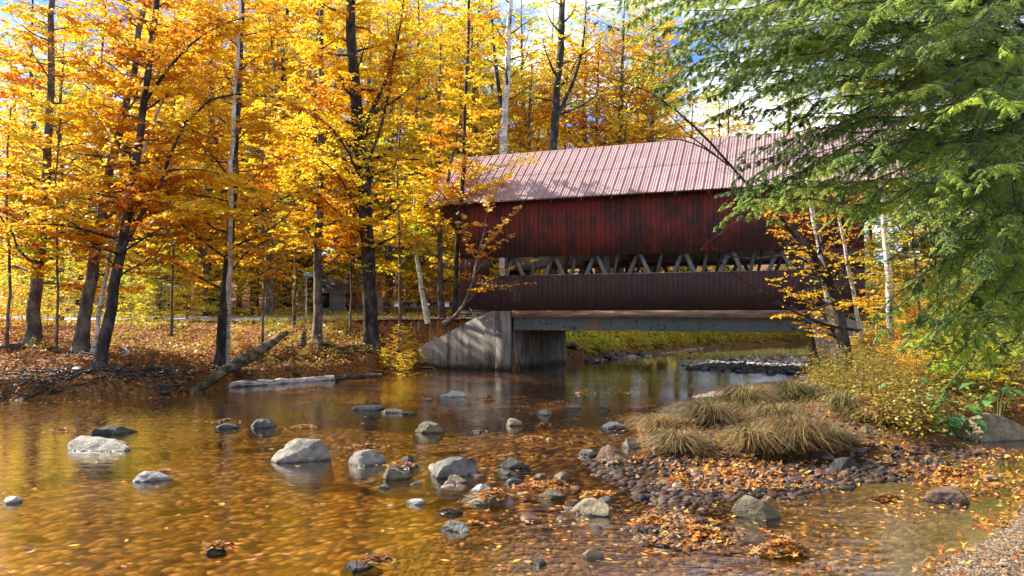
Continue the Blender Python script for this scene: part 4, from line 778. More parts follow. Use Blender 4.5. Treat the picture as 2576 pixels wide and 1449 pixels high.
for x, Y, k, s in [(-20, 29, 'yg', .8), (60, 33, 'yg', .9), (160, 34, 'yg', .8), (330, 32, 'yg', .7), (390, 36, 'yg', .9), (470, 40, 'gd', .9), (560, 41, 'yg', .8), (640, 42, 'gd', 1.0), (700, 42, 'gd', .9), (760, 43, 'yg', .8), (950, 44, 'or', 1.0), (1030, 44, 'gd', .9), (1100, 44, 'or', 1.0), (20, 45, 'gd', 1.2), (120, 47, 'or', 1.1), (220, 46, 'gd', 1.2), (320, 48, 'yg', 1.3), (420, 50, 'or', 1.1), (520, 50, 'gd', 1.2), (610, 50, 'yg', 1.2), (720, 52, 'gd', 1.3), (910, 52, 'or', 1.2), (1000, 50, 'gd', 1.2), (1080, 52, 'gd', 1.3), (1140, 48, 'or', 1.2),
        (-80, 24, 'or', .7), (1010, 31.5, 'gd', .4), (1050, 32, 'gd', .35), (30, 26.5, 'or', .6), (120, 29, 'gd', .5), (350, 38, 'gd', .8), (980, 29.5, 'gd', .35), (1020, 28.8, 'gd', .3), 
        (1720, 62, 'yg', .9), (1820, 60, 'yg', .8), (1900, 61, 'gd', .8), (1980, 60, 'yg', .8), (1660, 61, 'gd', .9), (1500, 44, 'yg', .7), (1560, 47, 'gd', .8), (1620, 52, 'yg', .7), (1700, 60, 'yg', .8), (1780, 61, 'yg', .9), (1860, 61, 'yg', .8), (1940, 62, 'gd', .9), (2020, 62, 'gd', .9), (1660, 57, 'or', .8), (1580, 56, 'or', .9),
        (2200, 19.5, 'gd', .35), (2110, 21.5, 'gd', .32), (2150, 20.5, 'gd', .33), (2190, 21, 'or', .36), (2230, 19, 'gd', .36), (2270, 18, 'or', .34), (2310, 17.2, 'gd', .36), (2140, 23, 'gd', .4), (2340, 20.5, 'or', .5), (2280, 24.5, 'gd', .7), (2250, 20.5, 'or', .4), (2300, 18.5, 'yg', .4), (2360, 19, 'yg', .5), (2290, 22, 'or', .5), (2230, 23.5, 'gd', .6), (2420, 17.5, 'yg', .45), (2400, 21, 'or', .6), (2480, 19, 'yg', .6), (2560, 17, 'yg', .5), (2180, 21.5, 'gd', .35), (2350, 24, 'or', .8), (2450, 26, 'yg', .9), (2300, 27, 'gd', .9)]:
    shrub(k, PX(x, Y), Y, s)

# ------------------------------------------------------------------ hemlock
rh = np.random.RandomState(9)
hx, hy = 10.6, 14.6; hz = ground_z(hx, hy); hem = empty('hemlock_tree', (hx, hy, hz), 'large green hemlock whose drooping feathery boughs hang over the right side of the photo', 'hemlock tree')
m = MB(); m.tube([(hx, hy, hz - .3), (hx - .1, hy, 4), (hx, hy + .1, 8), (hx - .1, hy, 14)], [.3, .26, .2, .06], 10, rough=.04, seed=2); m.build('trunk', M['bark_dark'], hem, smooth=True)
bw, nd = MB(), MB()
tips = [(1540, 180, 11.4), (1600, 200, 11.2), (1660, 250, 11), (1700, 280, 10.8), (1640, 140, 10.6), (1780, 300, 10.4), (1850, 330, 10), (1780, 80, 9.8), (1690, 20, 10.2), (1900, 200, 9.4), (2200, 860, 9.4), (2300, 890, 9.2), (2260, 820, 9.2), (2400, 920, 9.2), (2450, 870, 8.8), (2350, 960, 9.4), (2250, 900, 9.6), (2330, 800, 8.8), (1560, 100, 11.4), (1620, 20, 10.6), (1680, 180, 10.8), (1720, 60, 10.4), (1760, 150, 10), (1580, 60, 10.8), (1840, 100, 9.8), (1740, 210, 10.4), (1880, 260, 9.8), (1860, 540, 9.8), (1900, 500, 9.9), (1500, 50, 11), (1540, -40, 11.5), (1600, 140, 10.8), (1690, 120, 10.2), (1650, 60, 10), (1640, 230, 11.2), (1750, 250, 10.6), (1800, 330, 10.2), (1830, 200, 9.6), (1800, 570, 10), (1810, 520, 9.6), (1850, 430, 9.5), (1830, 480, 10.2), (1950, 350, 9.3), (1900, 130, 9), (1980, 520, 9.4), (1980, 230, 9), (2050, 300, 8.8), (2080, 430, 9), (2110, 520, 9.2),
        (2000, 40, 9), (1820, 20, 9.4), (1720, -40, 9.8), (2150, 100, 8.6), (2200, 250, 8.6), (2210, 400, 8.4), (2220, 560, 8.8), (2260, 640, 8.8), (2290, 740, 8.8), (2320, 500, 8.2), (2350, 620, 8.0), (2380, 330, 8.2), (2320, 160, 8.4), (2350, 850, 8.9), (2330, 930, 9.2), (2420, 800, 8.6), (2440, 700, 8.0), (2470, 480, 8.0), (2500, 250, 8.0), (2520, 120, 8.4), (2400, 20, 8.4), (2520, 640, 8.2), (2550, 880, 8.8), (2500, 940, 9.2), (2560, 400, 8.6), (2250, -20, 8.8),
        (2600, 760, 8.8), (2650, 550, 8.6), (2620, 200, 8.8), (2480, 560, 11), (2380, 450, 12), (2540, 330, 12), (2580, 650, 11.5), (2450, 180, 12), (2600, 500, 12), (2300, 300, 12.5), (2540, 800, 12), (2420, 620, 12.5), (2560, 100, 12), (2200, 120, 12.5), (2100, 200, 11.5)]
def bough(P, latmax, r0, rs):
    L = path_len(P); bw.tube(P, r0 * (1 - np.linspace(0, 1, len(P))) ** 1.6 + .004, 6, cap=False)
    n = int(L / .085); u = np.linspace(.12, .995, n); A = interp_path(P, u); T = nrm(interp_path(P, np.clip(u + .02, 0, 1)) - interp_path(P, np.clip(u - .02, 0, 1)))
    up = np.array([[0, 0, 1.0]]); S = nrm(np.cross(T, up)); sd = np.where(np.arange(n) % 2, 1, -1)[:, None]; a = rs.uniform(.7, 1.05, (n, 1))
    D = nrm(T * np.cos(a) + S * sd * np.sin(a) + up * rs.uniform(-.8, .15, (n, 1)) + rs.normal(size=(n, 3)) * .15)
    ln = latmax * np.minimum(1, (1.06 - u) * 1.9) * rs.uniform(.35, 1.2, n) * (rs.uniform(size=n) > .12)
    keep = ln > .05; A, D, ln = A[keep], D[keep], ln[keep]; n = len(A)
    # laterals bend down in 3 pieces
    pts = [A]; d = D
    for k in range(3): d = nrm(d + up * (-.1 - .1 * k) * rs.uniform(0, 2, (n, 1)) + rs.normal(size=(n, 3)) * .08); pts.append(pts[-1] + d * (ln / 3)[:, None])
    for k in range(3): bw.sticks(pts[k], pts[k + 1], (.003 - .0007 * k), (.0023 - .0007 * k))
    PT = np.stack(pts, 1)
    ks = 16; uu = np.linspace(.08, 1.0, ks)[None].repeat(n, 0) + rs.uniform(-.02, .02, (n, ks)); uu = np.clip(uu, 0, .999)
    si = np.floor(uu * 3).astype(int); fr = uu * 3 - si; ar = np.arange(n)[:, None]
    p = PT[ar, si] * (1 - fr[..., None]) + PT[ar, si + 1] * fr[..., None]; T2 = nrm(PT[ar, si + 1] - PT[ar, si])
    S2 = nrm(np.cross(T2, up[None])); sd2 = np.where(np.arange(ks) % 2, 1, -1)[None, :, None]; a2 = rs.uniform(.6, 1.0, (n, ks, 1))
    D2 = nrm(T2 * np.cos(a2) + S2 * sd2 * np.sin(a2) + up[None] * rs.uniform(-.3, 0, (n, ks, 1))); l2 = np.clip(ln[:, None] * (.42 - .28 * uu), .04, .26) * rs.uniform(.7, 1.2, (n, ks))
    p, D2, l2 = p.reshape(-1, 3), D2.reshape(-1, 3), l2.reshape(-1)
    # needles: flat rows of twiglets on both sides of every side shoot
    kn = 13; u3 = (np.arange(kn) + .5) / kn; q = p[:, None] + D2[:, None] * (l2[:, None] * u3[None])[..., None]
    S3 = nrm(np.cross(D2, up))[:, None]; sd3 = np.where(np.arange(kn) % 2, 1, -1)[None, :, None]
    D3 = nrm(D2[:, None] * .75 + S3 * sd3 * .75 + rs.normal(size=(len(p), kn, 3)) * .12 - up[None] * .08); l3 = rs.uniform(.018, .036, (len(p), kn))
    q, D3, l3 = q.reshape(-1, 3), D3.reshape(-1, 3), l3.reshape(-1)
    Nn = nrm(up + rs.normal(size=(len(q), 3)) * .45)
    tone_ = rs.uniform(.55, 1.25)
    nd.leaves(q, D3, Nn, l3, l3 * .27, tone_ * palette(rs, q, [(.05, .11, .02), (.17, .30, .025), (.38, .53, .035), (.62, .70, .06)], 5, 1.1), fold=.1)
tips = tips + [(x + rh.uniform(-60, 90), y + rh.uniform(-60, 70), Y + rh.uniform(-.6, 1.4)) for q_ in range(2) for x, y, Y in tips if rh.uniform() < (.52 if x < 2250 else .3)]
for (x, y, Y) in tips:
    tip = at(x, y, Y); bz = tip[2] + (.08 + rh.uniform(0, .4)) * math.hypot(hx - tip[0], hy - Y); b0 = np.array([hx, hy, max(1.2, bz)])
    mid = b0 * .45 + tip * .55 + np.array([0, 0, rh.uniform(.1, .5)]); q = b0 * .12 + tip * .88 + np.array([0, 0, .25])
    uu = np.linspace(0, 1, 14)[:, None]; P = (1 - uu) ** 3 * b0 + 3 * uu * (1 - uu) ** 2 * (b0 * .4 + mid * .6 + [0, 0, .3]) + 3 * uu ** 2 * (1 - uu) * q + uu ** 3 * tip
    wb = rh.normal(size=(12, 3)) * .12; wb[1:-1] = (wb[:-2] + wb[1:-1] + wb[2:]) / 2; P[1:-1] += wb; bough(P, rh.uniform(.35, .65), .032 if Y < 9.6 else .022, rh)
bw.build('branches', M['bark_dark'], hem, smooth=True); nd.build('crown', M['needle'], hem)

# ------------------------------------------------------------------ rocks
def ico(sub):
    bm = bmesh.new(); bmesh.ops.create_icosphere(bm, subdivisions=sub, radius=1); v = np.array([x.co[:] for x in bm.verts]); f = np.array([[x.index for x in fc.verts] for fc in bm.faces]); bm.free(); return v, f
ICO = {k: ico(k) for k in (2, 3, 4, 5)}
def rock_shape(seed, dims, sub=5, cuts=7, amp=.16, lean=0.0):
    rs_ = np.random.RandomState(seed); v, f = ICO[sub]; v = v * (1 + amp * fbm(v + seed, seed, 3, 1.1))[:, None]
    for k in range(cuts):
        d = rs_.normal(size=3); d[2] = abs(d[2]) * .7; d /= np.linalg.norm(d); lim = rs_.uniform(.45, .82); ex = np.maximum(0, v @ d - lim); v = v - np.outer(ex * .9, d)
    v = v + (fbm(v * 4, seed + 1, 3, 1.2) * .035 * amp / .16)[:, None] * nrm(v)
    v = v / np.abs(v).max(0) ; v = v * np.array(dims) / 2
    v[:, 0] += v[:, 2] * lean
    return v, f
LG, MG, DG, TAN, OL, BR, WH, SL_ = (.44, .40, .33), (.27, .25, .215), (.09, .083, .075), (.44, .34, .22), (.24, .20, .12), (.24, .155, .10), (.60, .57, .52), (.13, .135, .15)
# x, y of the waterline, width and visible height in display pixels, colour, label, seed, lean, cuts
RK = [(268, 1138, 164, 44, LG, 'pale grey boulder with pointed left face and yellowish flank, far left in the water', 1, -.3, 6), (293, 1094, 92, 28, DG, 'dark grey boulder just behind the pale pointed one at the left', 2, 0, 6),
 (397, 1212, 94, 26, WH, 'small white rock with orange leaves on its back', 3, -.2, 8), (24, 1268, 44, 16, WH, 'small bluish white stone at the left edge of the photo', 4, 0, 4), (757, 1166, 150, 64, LG, 'large pale domed boulder with a bright left facet, alone in calm water', 5, -.1, 9),
 (658, 1078, 92, 26, SL_, 'flat topped slate blue boulder', 6, 0, 9), (570, 1080, 66, 14, DG, 'low dark stone covered with brown leaves', 7, 0, 5), (922, 1034, 94, 26, MG, 'low grey rock with a triangular peak', 8, .2, 8), (1142, 1001, 86, 26, WH, 'white wedge shaped rock in front of the abutment', 9, -.5, 9),
 (985, 1040, 62, 12, LG, 'small flat pale stone beside the low peaked rock', 10, 0, 5), (1028, 1044, 36, 9, DG, 'tiny dark stone right of the flat pale one', 101, 0, 5), (1075, 1091, 88, 30, OL, 'humped grey and ochre rock in mid river', 11, .2, 7), (1368, 1045, 62, 18, LG, 'small pale rock with a rounded left end below the leaf clump', 12, -.2, 6), (1441, 1028, 44, 12, MG, 'small grey stone right of the far leaf clump', 102, 0, 5),
 (1518, 1027, 32, 20, OL, 'small upright pointed stone in mid river', 13, 0, 8), (1296, 1072, 46, 22, TAN, 'small rounded tan stone trailing leaves', 14, -.1, 4), (1550, 1080, 76, 18, SL_, 'flat dark slate stone left of the grass tussocks', 15, 0, 6), (1198, 1088, 34, 8, DG, 'small flat dark stone awash in mid river', 103, 0, 4), (1075, 1008, 34, 7, LG, 'small pale stone just left of the white wedge rock', 104, 0, 4),
 (1546, 1166, 112, 62, BR, 'big angular brownish rock at the tip of the grassy bar', 16, 0, 9), (1582, 1128, 58, 32, MG, 'rounded grey rock behind the big angular brown one', 17, 0, 5), (1478, 1148, 56, 18, MG, 'low flat rock left of the big angular brown one', 105, -.2, 6),
 (915, 1173, 102, 40, LG, 'rounded pale rock in the middle line of stones, leaves behind it', 18, .1, 6), (1010, 1180, 90, 36, DG, 'darker grey boulder squeezed between two pale ones', 19, 0, 5), (985, 1208, 104, 36, OL, 'low rock with leaves on top and a knobbly left end', 20, -.1, 7), (1142, 1204, 146, 58, MG, 'largest smooth grey boulder in the middle of the river', 21, -.1, 5),
 (1150, 1216, 60, 20, OL, 'low stone tucked under the front of the largest grey boulder', 106, 0, 5), (1206, 1240, 74, 38, WH, 'white angular rock with a sharp peak', 22, .1, 10), (1205, 1272, 132, 18, TAN, 'long flat tan rock with leaves heaped on its right half', 23, 0, 5), (1292, 1180, 92, 34, DG, 'dark grey cleft boulder right of the largest one', 24, 0, 7), (1266, 1196, 40, 18, SL_, 'small slate stone in front of the cleft boulder', 107, 0, 5),
 (1045, 1270, 48, 14, WH, 'small whitish rock with leaves below the middle line of stones', 25, 0, 7), (968, 1230, 40, 12, LG, 'tiny pale rock left of the white peaked one', 108, 0, 7), (1148, 1340, 78, 30, MG, 'pitted grey rock with orange leaves at its right side', 26, -.1, 7), (1135, 1294, 60, 14, DG, 'small dark flat rock above the pitted grey one', 27, 0, 5), (1384, 1256, 74, 26, OL, 'rounded stone half buried under a heap of leaves', 28, 0, 5),
 (1476, 1298, 128, 44, TAN, 'long tan wedge rock sloping down to the left', 29, .7, 9), (905, 1440, 104, 28, DG, 'dark wet rock with leaves at the bottom edge of the photo', 30, 0, 5), (1352, 1424, 48, 18, DG, 'small round dark rock near the bottom edge', 31, 0, 5), (1496, 1408, 58, 24, TAN, 'loaf shaped tan stone near the bottom edge', 32, 0, 4), (1912, 1310, 118, 56, OL, 'oval olive brown rock in the shallows, dark leaf on its back', 33, -.2, 4),
 (2132, 1190, 78, 36, DG, 'wet dark round rock at the little rapid', 34, 0, 4), (2392, 1270, 112, 34, BR, 'low brown rock in the leafy side channel', 35, 0, 5), (2500, 1112, 200, 74, TAN, 'huge smooth tan boulder at the right edge under the broad leaves', 36, 0, 5), (540, 1395, 62, 14, DG, 'small rock with curled leaves in the lower left water', 40, 0, 6), (242, 990, 22, 28, TAN, 'upright pale stone standing at the foot of the left bank', 41, .4, 7),
 (1598, 1342, 56, 28, DG, 'dark mossy stone at the edge of the leafy pebble patch', 42, 0, 6), (1780, 1001, 44, 18, LG, 'pale rounded stone at the near end of the bar', 43, 0, 4), (1958, 975, 42, 12, LG, 'small whitish stone at the water side of the brush', 44, 0, 5), (2484, 1208, 42, 16, LG, 'small pale stone right of the little rapid', 45, 0, 5), (1300, 1410, 0, 0, DG, '', 0, 0, 0),
 (2055, 1045, 104, 36, SL_, 'long grey slab lying among the grass tussocks', 37, .3, 8), (2100, 1020, 70, 26, LG, 'grey slab behind the long one among the grass', 38, 0, 8), (2236, 1092, 104, 34, BR, 'brown slab beneath the right hand grass tussock', 39, 0, 6), (1205, 1446, 0, 0, DG, '', 0, 0, 0), (2180, 1120, 24, 20, TAN, 'small bright tan stone above the little rapid', 46, 0, 7),
 (1208, 1356, 660, 0, DG, '', 0, 0, 0)]
rocks = {}
for (x, y, wd, ht, colr, lab, sdd, lean, cuts) in RK:
    if not lab: continue
    g0 = gz(x, y); dist = np.linalg.norm([g0[0], g0[1], H]); W_, H_ = wd / F * dist, max(.04, ht / F * dist)
    z0 = max(0, ground_z(g0[0], g0[1])) if sdd in (37, 38, 39, 41, 46) else 0.0
    if sdd in (37, 38, 39): z0 += .14
    cyy = g0[1] + W_ * .3; depth = W_ * .75
    v, f = rock_shape(sdd * 7 + 3, (W_ * 1.06, depth, H_ * 1.9), 5, cuts + 2, .26 if cuts > 6 else .18, lean * .5)
    mb = MB(); tone = np.clip(1 + .12 * fbm(v * 3, sdd, 2, 2), .7, 1.3)[:, None]
    cx = g0[0] * (cyy / g0[1]); mb.add(v + [cx, cyy, z0 - H_ * .08], t=f, c=np.array(colr) * tone)
    o = mb.build('boulder' if wd > 70 else 'rock', M['rock'], loc=(cx, cyy, z0), smooth=True); tag(o, lab, 'boulder' if wd > 70 else 'rock')
    rocks[sdd] = (cx, cyy, z0 + H_ * 1.02, W_)
# cobbles
CM = []
for k in range(9):
    v, f = rock_shape(300 + k, (1, .8, .5), 3, 4, .14); mb = MB(); rc = [(.09, .06, .045), (.12, .08, .055), (.055, .045, .04), (.2, .15, .11), (.13, .07, .05), (.08, .075, .08), (.26, .21, .16), (.11, .08, .065), (.05, .043, .042)][k]
    mb.add(v, t=f, c=rc); o = mb.build('cobble', M['cobble'], smooth=True); CM.append(o)
rc = np.random.RandomState(55); first = set()
def cobble(x, y, sz, label, group, ks=None):
    k = rc.choice(ks) if ks is not None else rc.randint(9); o = CM[k]
    if k in first: o = o.copy(); COL.objects.link(o)
    first.add(k); g_ = ground_z(x, y); o.location = (x, y, max(g_, -.06) + sz * .14); o.scale = (sz, sz, sz * rc.uniform(.7, 1.2)); o.rotation_euler = (rc.normal() * .15, rc.normal() * .15, rc.uniform(0, 6.28)); tag(o, label, 'stone', group)
def scatter_disp(poly, n, rs_):
    poly = np.array(poly, float); out = []; lo, hi = poly.min(0), poly.max(0)
    while len(out) < n:
        p = rs_.uniform(lo, hi)
        if sdist(p[None], poly)[0] > 0: out.append(p)
    return out
for p in scatter_disp([(1480, 1150), (1640, 1165), (1900, 1160), (2150, 1150), (2330, 1130), (2430, 1140), (2380, 1180), (2200, 1190), (2050, 1215), (1800, 1250), (1620, 1240)], 70, rc):
    g0 = gz(*p); cobble(g0[0], g0[1], rc.uniform(.09, .26), 'wet brown cobble on the leafy shoal below the grass tussocks', 'cobbles of the leafy shoal')
for p in scatter_disp([(1560, 1330), (1650, 1285), (1800, 1310), (1840, 1370), (1760, 1400), (1620, 1375)], 25, rc):
    g0 = gz(*p); cobble(g0[0], g0[1], rc.uniform(.05, .12), 'small round pebble in the leafy pebble patch near the bottom edge', 'pebbles of the near patch')
for p in scatter_disp([(1560, 905), (1700, 885), (1900, 880), (2045, 876), (2045, 945), (1900, 942), (1740, 935)], 55, rc):
    g0 = gz(*p); cobble(g0[0], g0[1], rc.uniform(.15, .42), 'grey stone on the bar seen under the bridge', 'stones of the bar under the bridge', [0, 1, 2, 5, 8, 3, 6])
for p in scatter_disp([(1425, 914), (1430, 890), (1490, 886), (1560, 884), (1680, 878), (1600, 898), (1490, 914)], 40, rc):
    g0 = gz(p[0], max(p[1], 895)); yy = g0[1]; cobble(g0[0], yy, rc.uniform(.35, .9), 'dark broken stone on the bank behind the left abutment', 'stones of the bank behind the abutment', [2, 8, 5, 0])
for p in scatter_disp([(860, 1140), (1250, 1130), (1480, 1190), (1560, 1330), (1300, 1330), (1100, 1250), (900, 1210)], 30, rc):
    g0 = gz(*p); cobble(g0[0], g0[1], rc.uniform(.14, .34), 'small stone among the middle line of boulders, half covered by water', 'small stones among the middle boulders')
for p in scatter_disp([(0, 1010), (250, 1002), (480, 990), (700, 965), (960, 946), (960, 938), (700, 955), (480, 978), (250, 990), (0, 1000)], 25, rc):
    g0 = gz(*p); cobble(g0[0], g0[1] + .15, rc.uniform(.15, .45), 'dark stone at the foot of the left bank', 'dark stones of the left bank', [2, 8, 5, 1])
for p in scatter_disp([(2200, 1230), (2420, 1200), (2576, 1190), (2576, 1240), (2400, 1330), (2250, 1300)], 18, rc):
    g0 = gz(*p); cobble(g0[0], g0[1], rc.uniform(.06, .16), 'brown stone lying in the side channel at the right', 'stones of the side channel')
for p in scatter_disp([(1640, 1005), (1800, 985), (1960, 972), (2040, 990), (1800, 1030), (1620, 1070)], 12, rc):
    g0 = gz(*p); cobble(g0[0], g0[1], rc.uniform(.12, .3), 'stone along the water edge of the grassy bar', 'stones of the bar edge')
# fine gravel, one mass
gv = MB(); v0, f0 = ICO[2]
def gravel_pts(poly, n, s0, s1, cols, zmin=-9):
    P = np.array([gz(*p)[:2] for p in scatter_disp(poly, n, rc)]); z = np.maximum(gzs(P), zmin); s = rc.uniform(s0, s1, n) * rc.uniform(.6, 1.3, n)
    sc = np.stack([s, s * rc.uniform(.6, .95, n), s * rc.uniform(.35, .6, n)], 1); a = rc.uniform(0, 6.28, n); base_ = v0 * (1 + .15 * fbm(v0, 3, 2, 1.5))[:, None]
    v = base_[None] * sc[:, None] ; c_, s_ = np.cos(a)[:, None], np.sin(a)[:, None]; v = np.stack([v[..., 0] * c_ - v[..., 1] * s_, v[..., 0] * s_ + v[..., 1] * c_, v[..., 2]], -1) + np.c_[P, z + s * .15][:, None]
    cc = np.array(cols)[rc.randint(len(cols), size=n)] * rc.uniform(.7, 1.2, (n, 1))
    gv.add(v.reshape(-1, 3), t=(f0[None] + np.arange(n)[:, None, None] * len(v0)).reshape(-1, 3), c=np.repeat(cc, len(v0), 0))
gravel_pts([(1450, 1150), (1900, 1150), (2450, 1120), (2576, 1140), (2576, 1240), (2300, 1250), (2000, 1260), (1600, 1260)], 2200, .02, .08, [(.05, .035, .03), (.09, .055, .04), (.035, .032, .034), (.14, .10, .07), (.08, .035, .02)])
gravel_pts([(1450, 1158), (1650, 1150), (1900, 1165), (2150, 1160), (2400, 1125), (2560, 1150), (2500, 1190), (2250, 1215), (1950, 1250), (1760, 1290), (1850, 1390), (1620, 1395), (1540, 1300), (1650, 1240), (1480, 1195)], 4200, .01, .055, [(.045, .03, .022), (.08, .045, .028), (.03, .026, .024), (.13, .085, .05), (.07, .03, .015), (.2, .13, .075), (.045, .034, .03)])
gravel_pts([(1600, 1120), (1610, 1070), (1740, 1010), (2060, 975), (2320, 1050), (2330, 1110), (2000, 1150), (1700, 1150)], 1500, .02, .07, [(.13, .09, .075), (.2, .16, .125), (.3, .24, .17)])
gravel_pts([(1500, 905), (1640, 890), (1760, 876), (2045, 866), (2045, 880), (1760, 888), (1650, 900)], 1500, .06, .2, [(.34, .31, .28), (.2, .18, .165), (.45, .41, .36)])
gravel_pts([(1200, 1260), (2450, 1200), (2400, 1330), (2300, 1449), (1000, 1449), (1000, 1330)], 4200, .015, .05, [(.15, .085, .04), (.22, .14, .07), (.09, .065, .05), (.28, .2, .12)])
gravel_pts([(2300, 1449), (2340, 1405), (2450, 1335), (2576, 1243), (2640, 1240), (2640, 1500), (2250, 1500)], 9000, .005, .02, [(.24, .17, .10), (.17, .11, .065), (.32, .25, .17), (.12, .08, .05)])
gravel_pts([(1740, 935), (1700, 900), (1850, 882), (2045, 876), (2045, 945), (1900, 942)], 2400, .04, .12, [(.5, .46, .42), (.32, .29, .26), (.6, .56, .5)])
gravel_pts([(1620, 1060), (1740, 1003), (1960, 970), (2045, 985), (1900, 1010), (1700, 1050)], 900, .03, .09, [(.5, .42, .33), (.36, .27, .19), (.3, .27, .25)])
tag(gv.build('gravel', M['gravel'], smooth=True), 'loose river gravel and pebbles on the shoals and bars', 'gravel', kind='stuff')

# ------------------------------------------------------------------ fallen leaves
lf = MB(); rl = np.random.RandomState(66)
LT = np.array([(.55, .17, .02), (.42, .12, .02), (.26, .09, .03), (.66, .28, .03), (.42, .20, .07), (.72, .40, .05), (.18, .07, .03), (.46, .29, .14)])
def leaf_star(n_pts=5):                                   # lobed leaf outline: centre + ring
    v = [(0, 0)]
    for i in range(10):
        r = (1.0 if i % 2 == 0 else .42) * (1.1 if i == 0 else 1 if i in (2, 8) else .8); a = math.pi / 2 + i * math.pi / 5; v.append((r * math.cos(a), r * math.sin(a)))
    return np.array(v), np.array([[0, i + 1, (i + 1) % 10 + 1] for i in range(10)])
SV, SF = leaf_star()
def lay_leaves(mb, P, size, cols, tilt=.3, curl=.35, star=True, lift=.01):
    n = len(P); a = rl.uniform(0, 6.28, n); s = size * rl.uniform(.6, 1.3, n) * .5; ca, sa = np.cos(a), np.sin(a)
    sv = SV if star else np.array([(0, -1), (.42, -.2), (.4, .35), (0, 1), (-.4, .35), (-.42, -.2)])
    sf = SF if star else np.array([[0, 1, 5], [1, 2, 5], [2, 4, 5], [2, 3, 4]])
    q = sv[None] * s[:, None, None]; x = q[..., 0]; y = q[..., 1]; z = curl * (x ** 2 + y ** 2 * rl.uniform(-.6, 1, (n, 1))) / s[:, None] * rl.uniform(.2, 1.6, (n, 1))
    tx, ty = rl.normal(size=(n, 1)) * tilt, rl.normal(size=(n, 1)) * tilt; z = z + x * tx + y * ty
    X = x * ca[:, None] - y * sa[:, None]; Y = x * sa[:, None] + y * ca[:, None]
    v = np.stack([X, Y, z], -1) + (P + [0, 0, lift])[:, None]; k = len(sv)
    mb.add(v.reshape(-1, 3), t=(sf[None] + np.arange(n)[:, None, None] * k).reshape(-1, 3), c=np.repeat(cols * rl.uniform(.7, 1.2, (n, 1)), k, 0))
def pick(n, w_=None): return LT[rl.choice(len(LT), size=n, p=w_)]
def rand_land(n, x0, x1, y0, y1, cond):
    out = np.zeros((0, 3))
    while len(out) < n:
        P = np.c_[rl.uniform(x0, x1, n), rl.uniform(y0, y1, n)]; z, l_, g_ = terrain(P[:, 0], P[:, 1]); P3 = np.c_[P, z]; out = np.r_[out, P3[cond(P3, l_)]]
    return out[:n]
P = rand_land(42000, -20, -2, 19, 37, lambda P, l: (l > .6) & (P[:, 2] > .12)); lay_leaves(lf, P, .11, pick(len(P)), .35, .4, False, .03)
P = rand_land(9000, -34, -1, 37, 52, lambda P, l: (l > .6) & (np.abs((P[:, :2] - O[:2]) @ V[:2] - 3) > 3.4)); lay_leaves(lf, P, .15, pick(len(P)), .35, .4, False, .03)
P = rand_land(2500, -6.5, -2.5, 29.5, 34, lambda P, l: (P[:, 2] > .1)); lay_leaves(lf, P, .11, pick(len(P)), .35, .4, False, .03)
P = rand_land(5000, 6, 16, 14, 27, lambda P, l: (P[:, 2] > .08)); lay_leaves(lf, P, .10, pick(len(P)), .4, .4, False, .03)
P = rand_land(5000, 3, 25, 40, 66, lambda P, l: (P[:, 2] > .1)); lay_leaves(lf, P, .18, pick(len(P)), .4, .4, False, .03)
tag(lf.build('leaf_litter', M['litter']), 'carpet of fallen orange and brown leaves covering both banks', 'fallen leaves', kind='stuff')
fl = MB()
def drop(poly, n, size, lift=.008, tilt=.06, star=True, cols=None, curl=.12):
    P = np.array([gz(*p) for p in scatter_disp(poly, n, rl)]); z = np.maximum(gzs(P), 0); P[:, 2] = z; kp = fbm(P * [1, 1, 0], 12, 3, 1.6) + rl.normal(size=n) * .35 > -.05; P = P[kp]; n = len(P); C_ = pick(n) if cols is None else np.array(cols)[rl.randint(len(cols), size=n)]; h_ = n // 3; lay_leaves(fl, P[:h_], size, C_[:h_], tilt, curl * 1.5, True, lift); lay_leaves(fl, P[h_:], size * .95, C_[h_:], tilt, curl * 1.5, False, lift)
drop([(0, 1020), (1200, 960), (1400, 1449), (0, 1449)], 150, .10)
drop([(1200, 960), (2000, 960), (1600, 1120), (1400, 1449), (1200, 1449)], 330, .10)
drop([(1380, 1290), (2300, 1200), (2400, 1350), (2200, 1449), (1300, 1449)], 420, .08)
drop([(1480, 1160), (1900, 1160), (2400, 1120), (2576, 1140), (2576, 1250), (2300, 1230), (1700, 1250)], 3400, .085, .05, .35, curl=.45)
drop([(1560, 1330), (1660, 1280), (1800, 1310), (1850, 1380), (1760, 1400), (1620, 1375)], 520, .08, .05, .35, curl=.45)
drop([(2300, 1440), (2400, 1340), (2576, 1235), (2576, 1300), (2420, 1400), (2350, 1449)], 420, .075, .02, .4, curl=.5)
drop([(2330, 1470), (2450, 1380), (2640, 1260), (2700, 1500)], 160, .07, .03, .3, curl=.5)
drop([(2200, 1230), (2450, 1180), (2576, 1180), (2576, 1240), (2400, 1330), (2200, 1300)], 420, .08, .01, .15, curl=.3)
drop([(1400, 950), (2030, 930), (2030, 965), (1700, 990), (1450, 1000)], 420, .12, cols=[(.85, .5, .15), (.8, .6, .3)])
drop([(1600, 1120), (1610, 1070), (1740, 1010), (2060, 975), (2320, 1050), (2330, 1110), (2000, 1150), (1700, 1150)], 1600, .09, .03, .3, curl=.5)
drop([(1600, 1060), (1740, 1003), (1960, 968), (2060, 975), (2100, 1010), (1800, 1060)], 1100, .1, .03, .3, curl=.5)
drop([(0, 1000), (480, 985), (600, 970), (960, 942), (1080, 938), (1070, 950), (700, 975), (480, 1000), (200, 1012), (0, 1018)], 420, .11)
tag(fl.build('scattered_leaves', M['litter']), 'single fallen leaves floating on the water and lying on the stones', 'fallen leaves', kind='stuff')
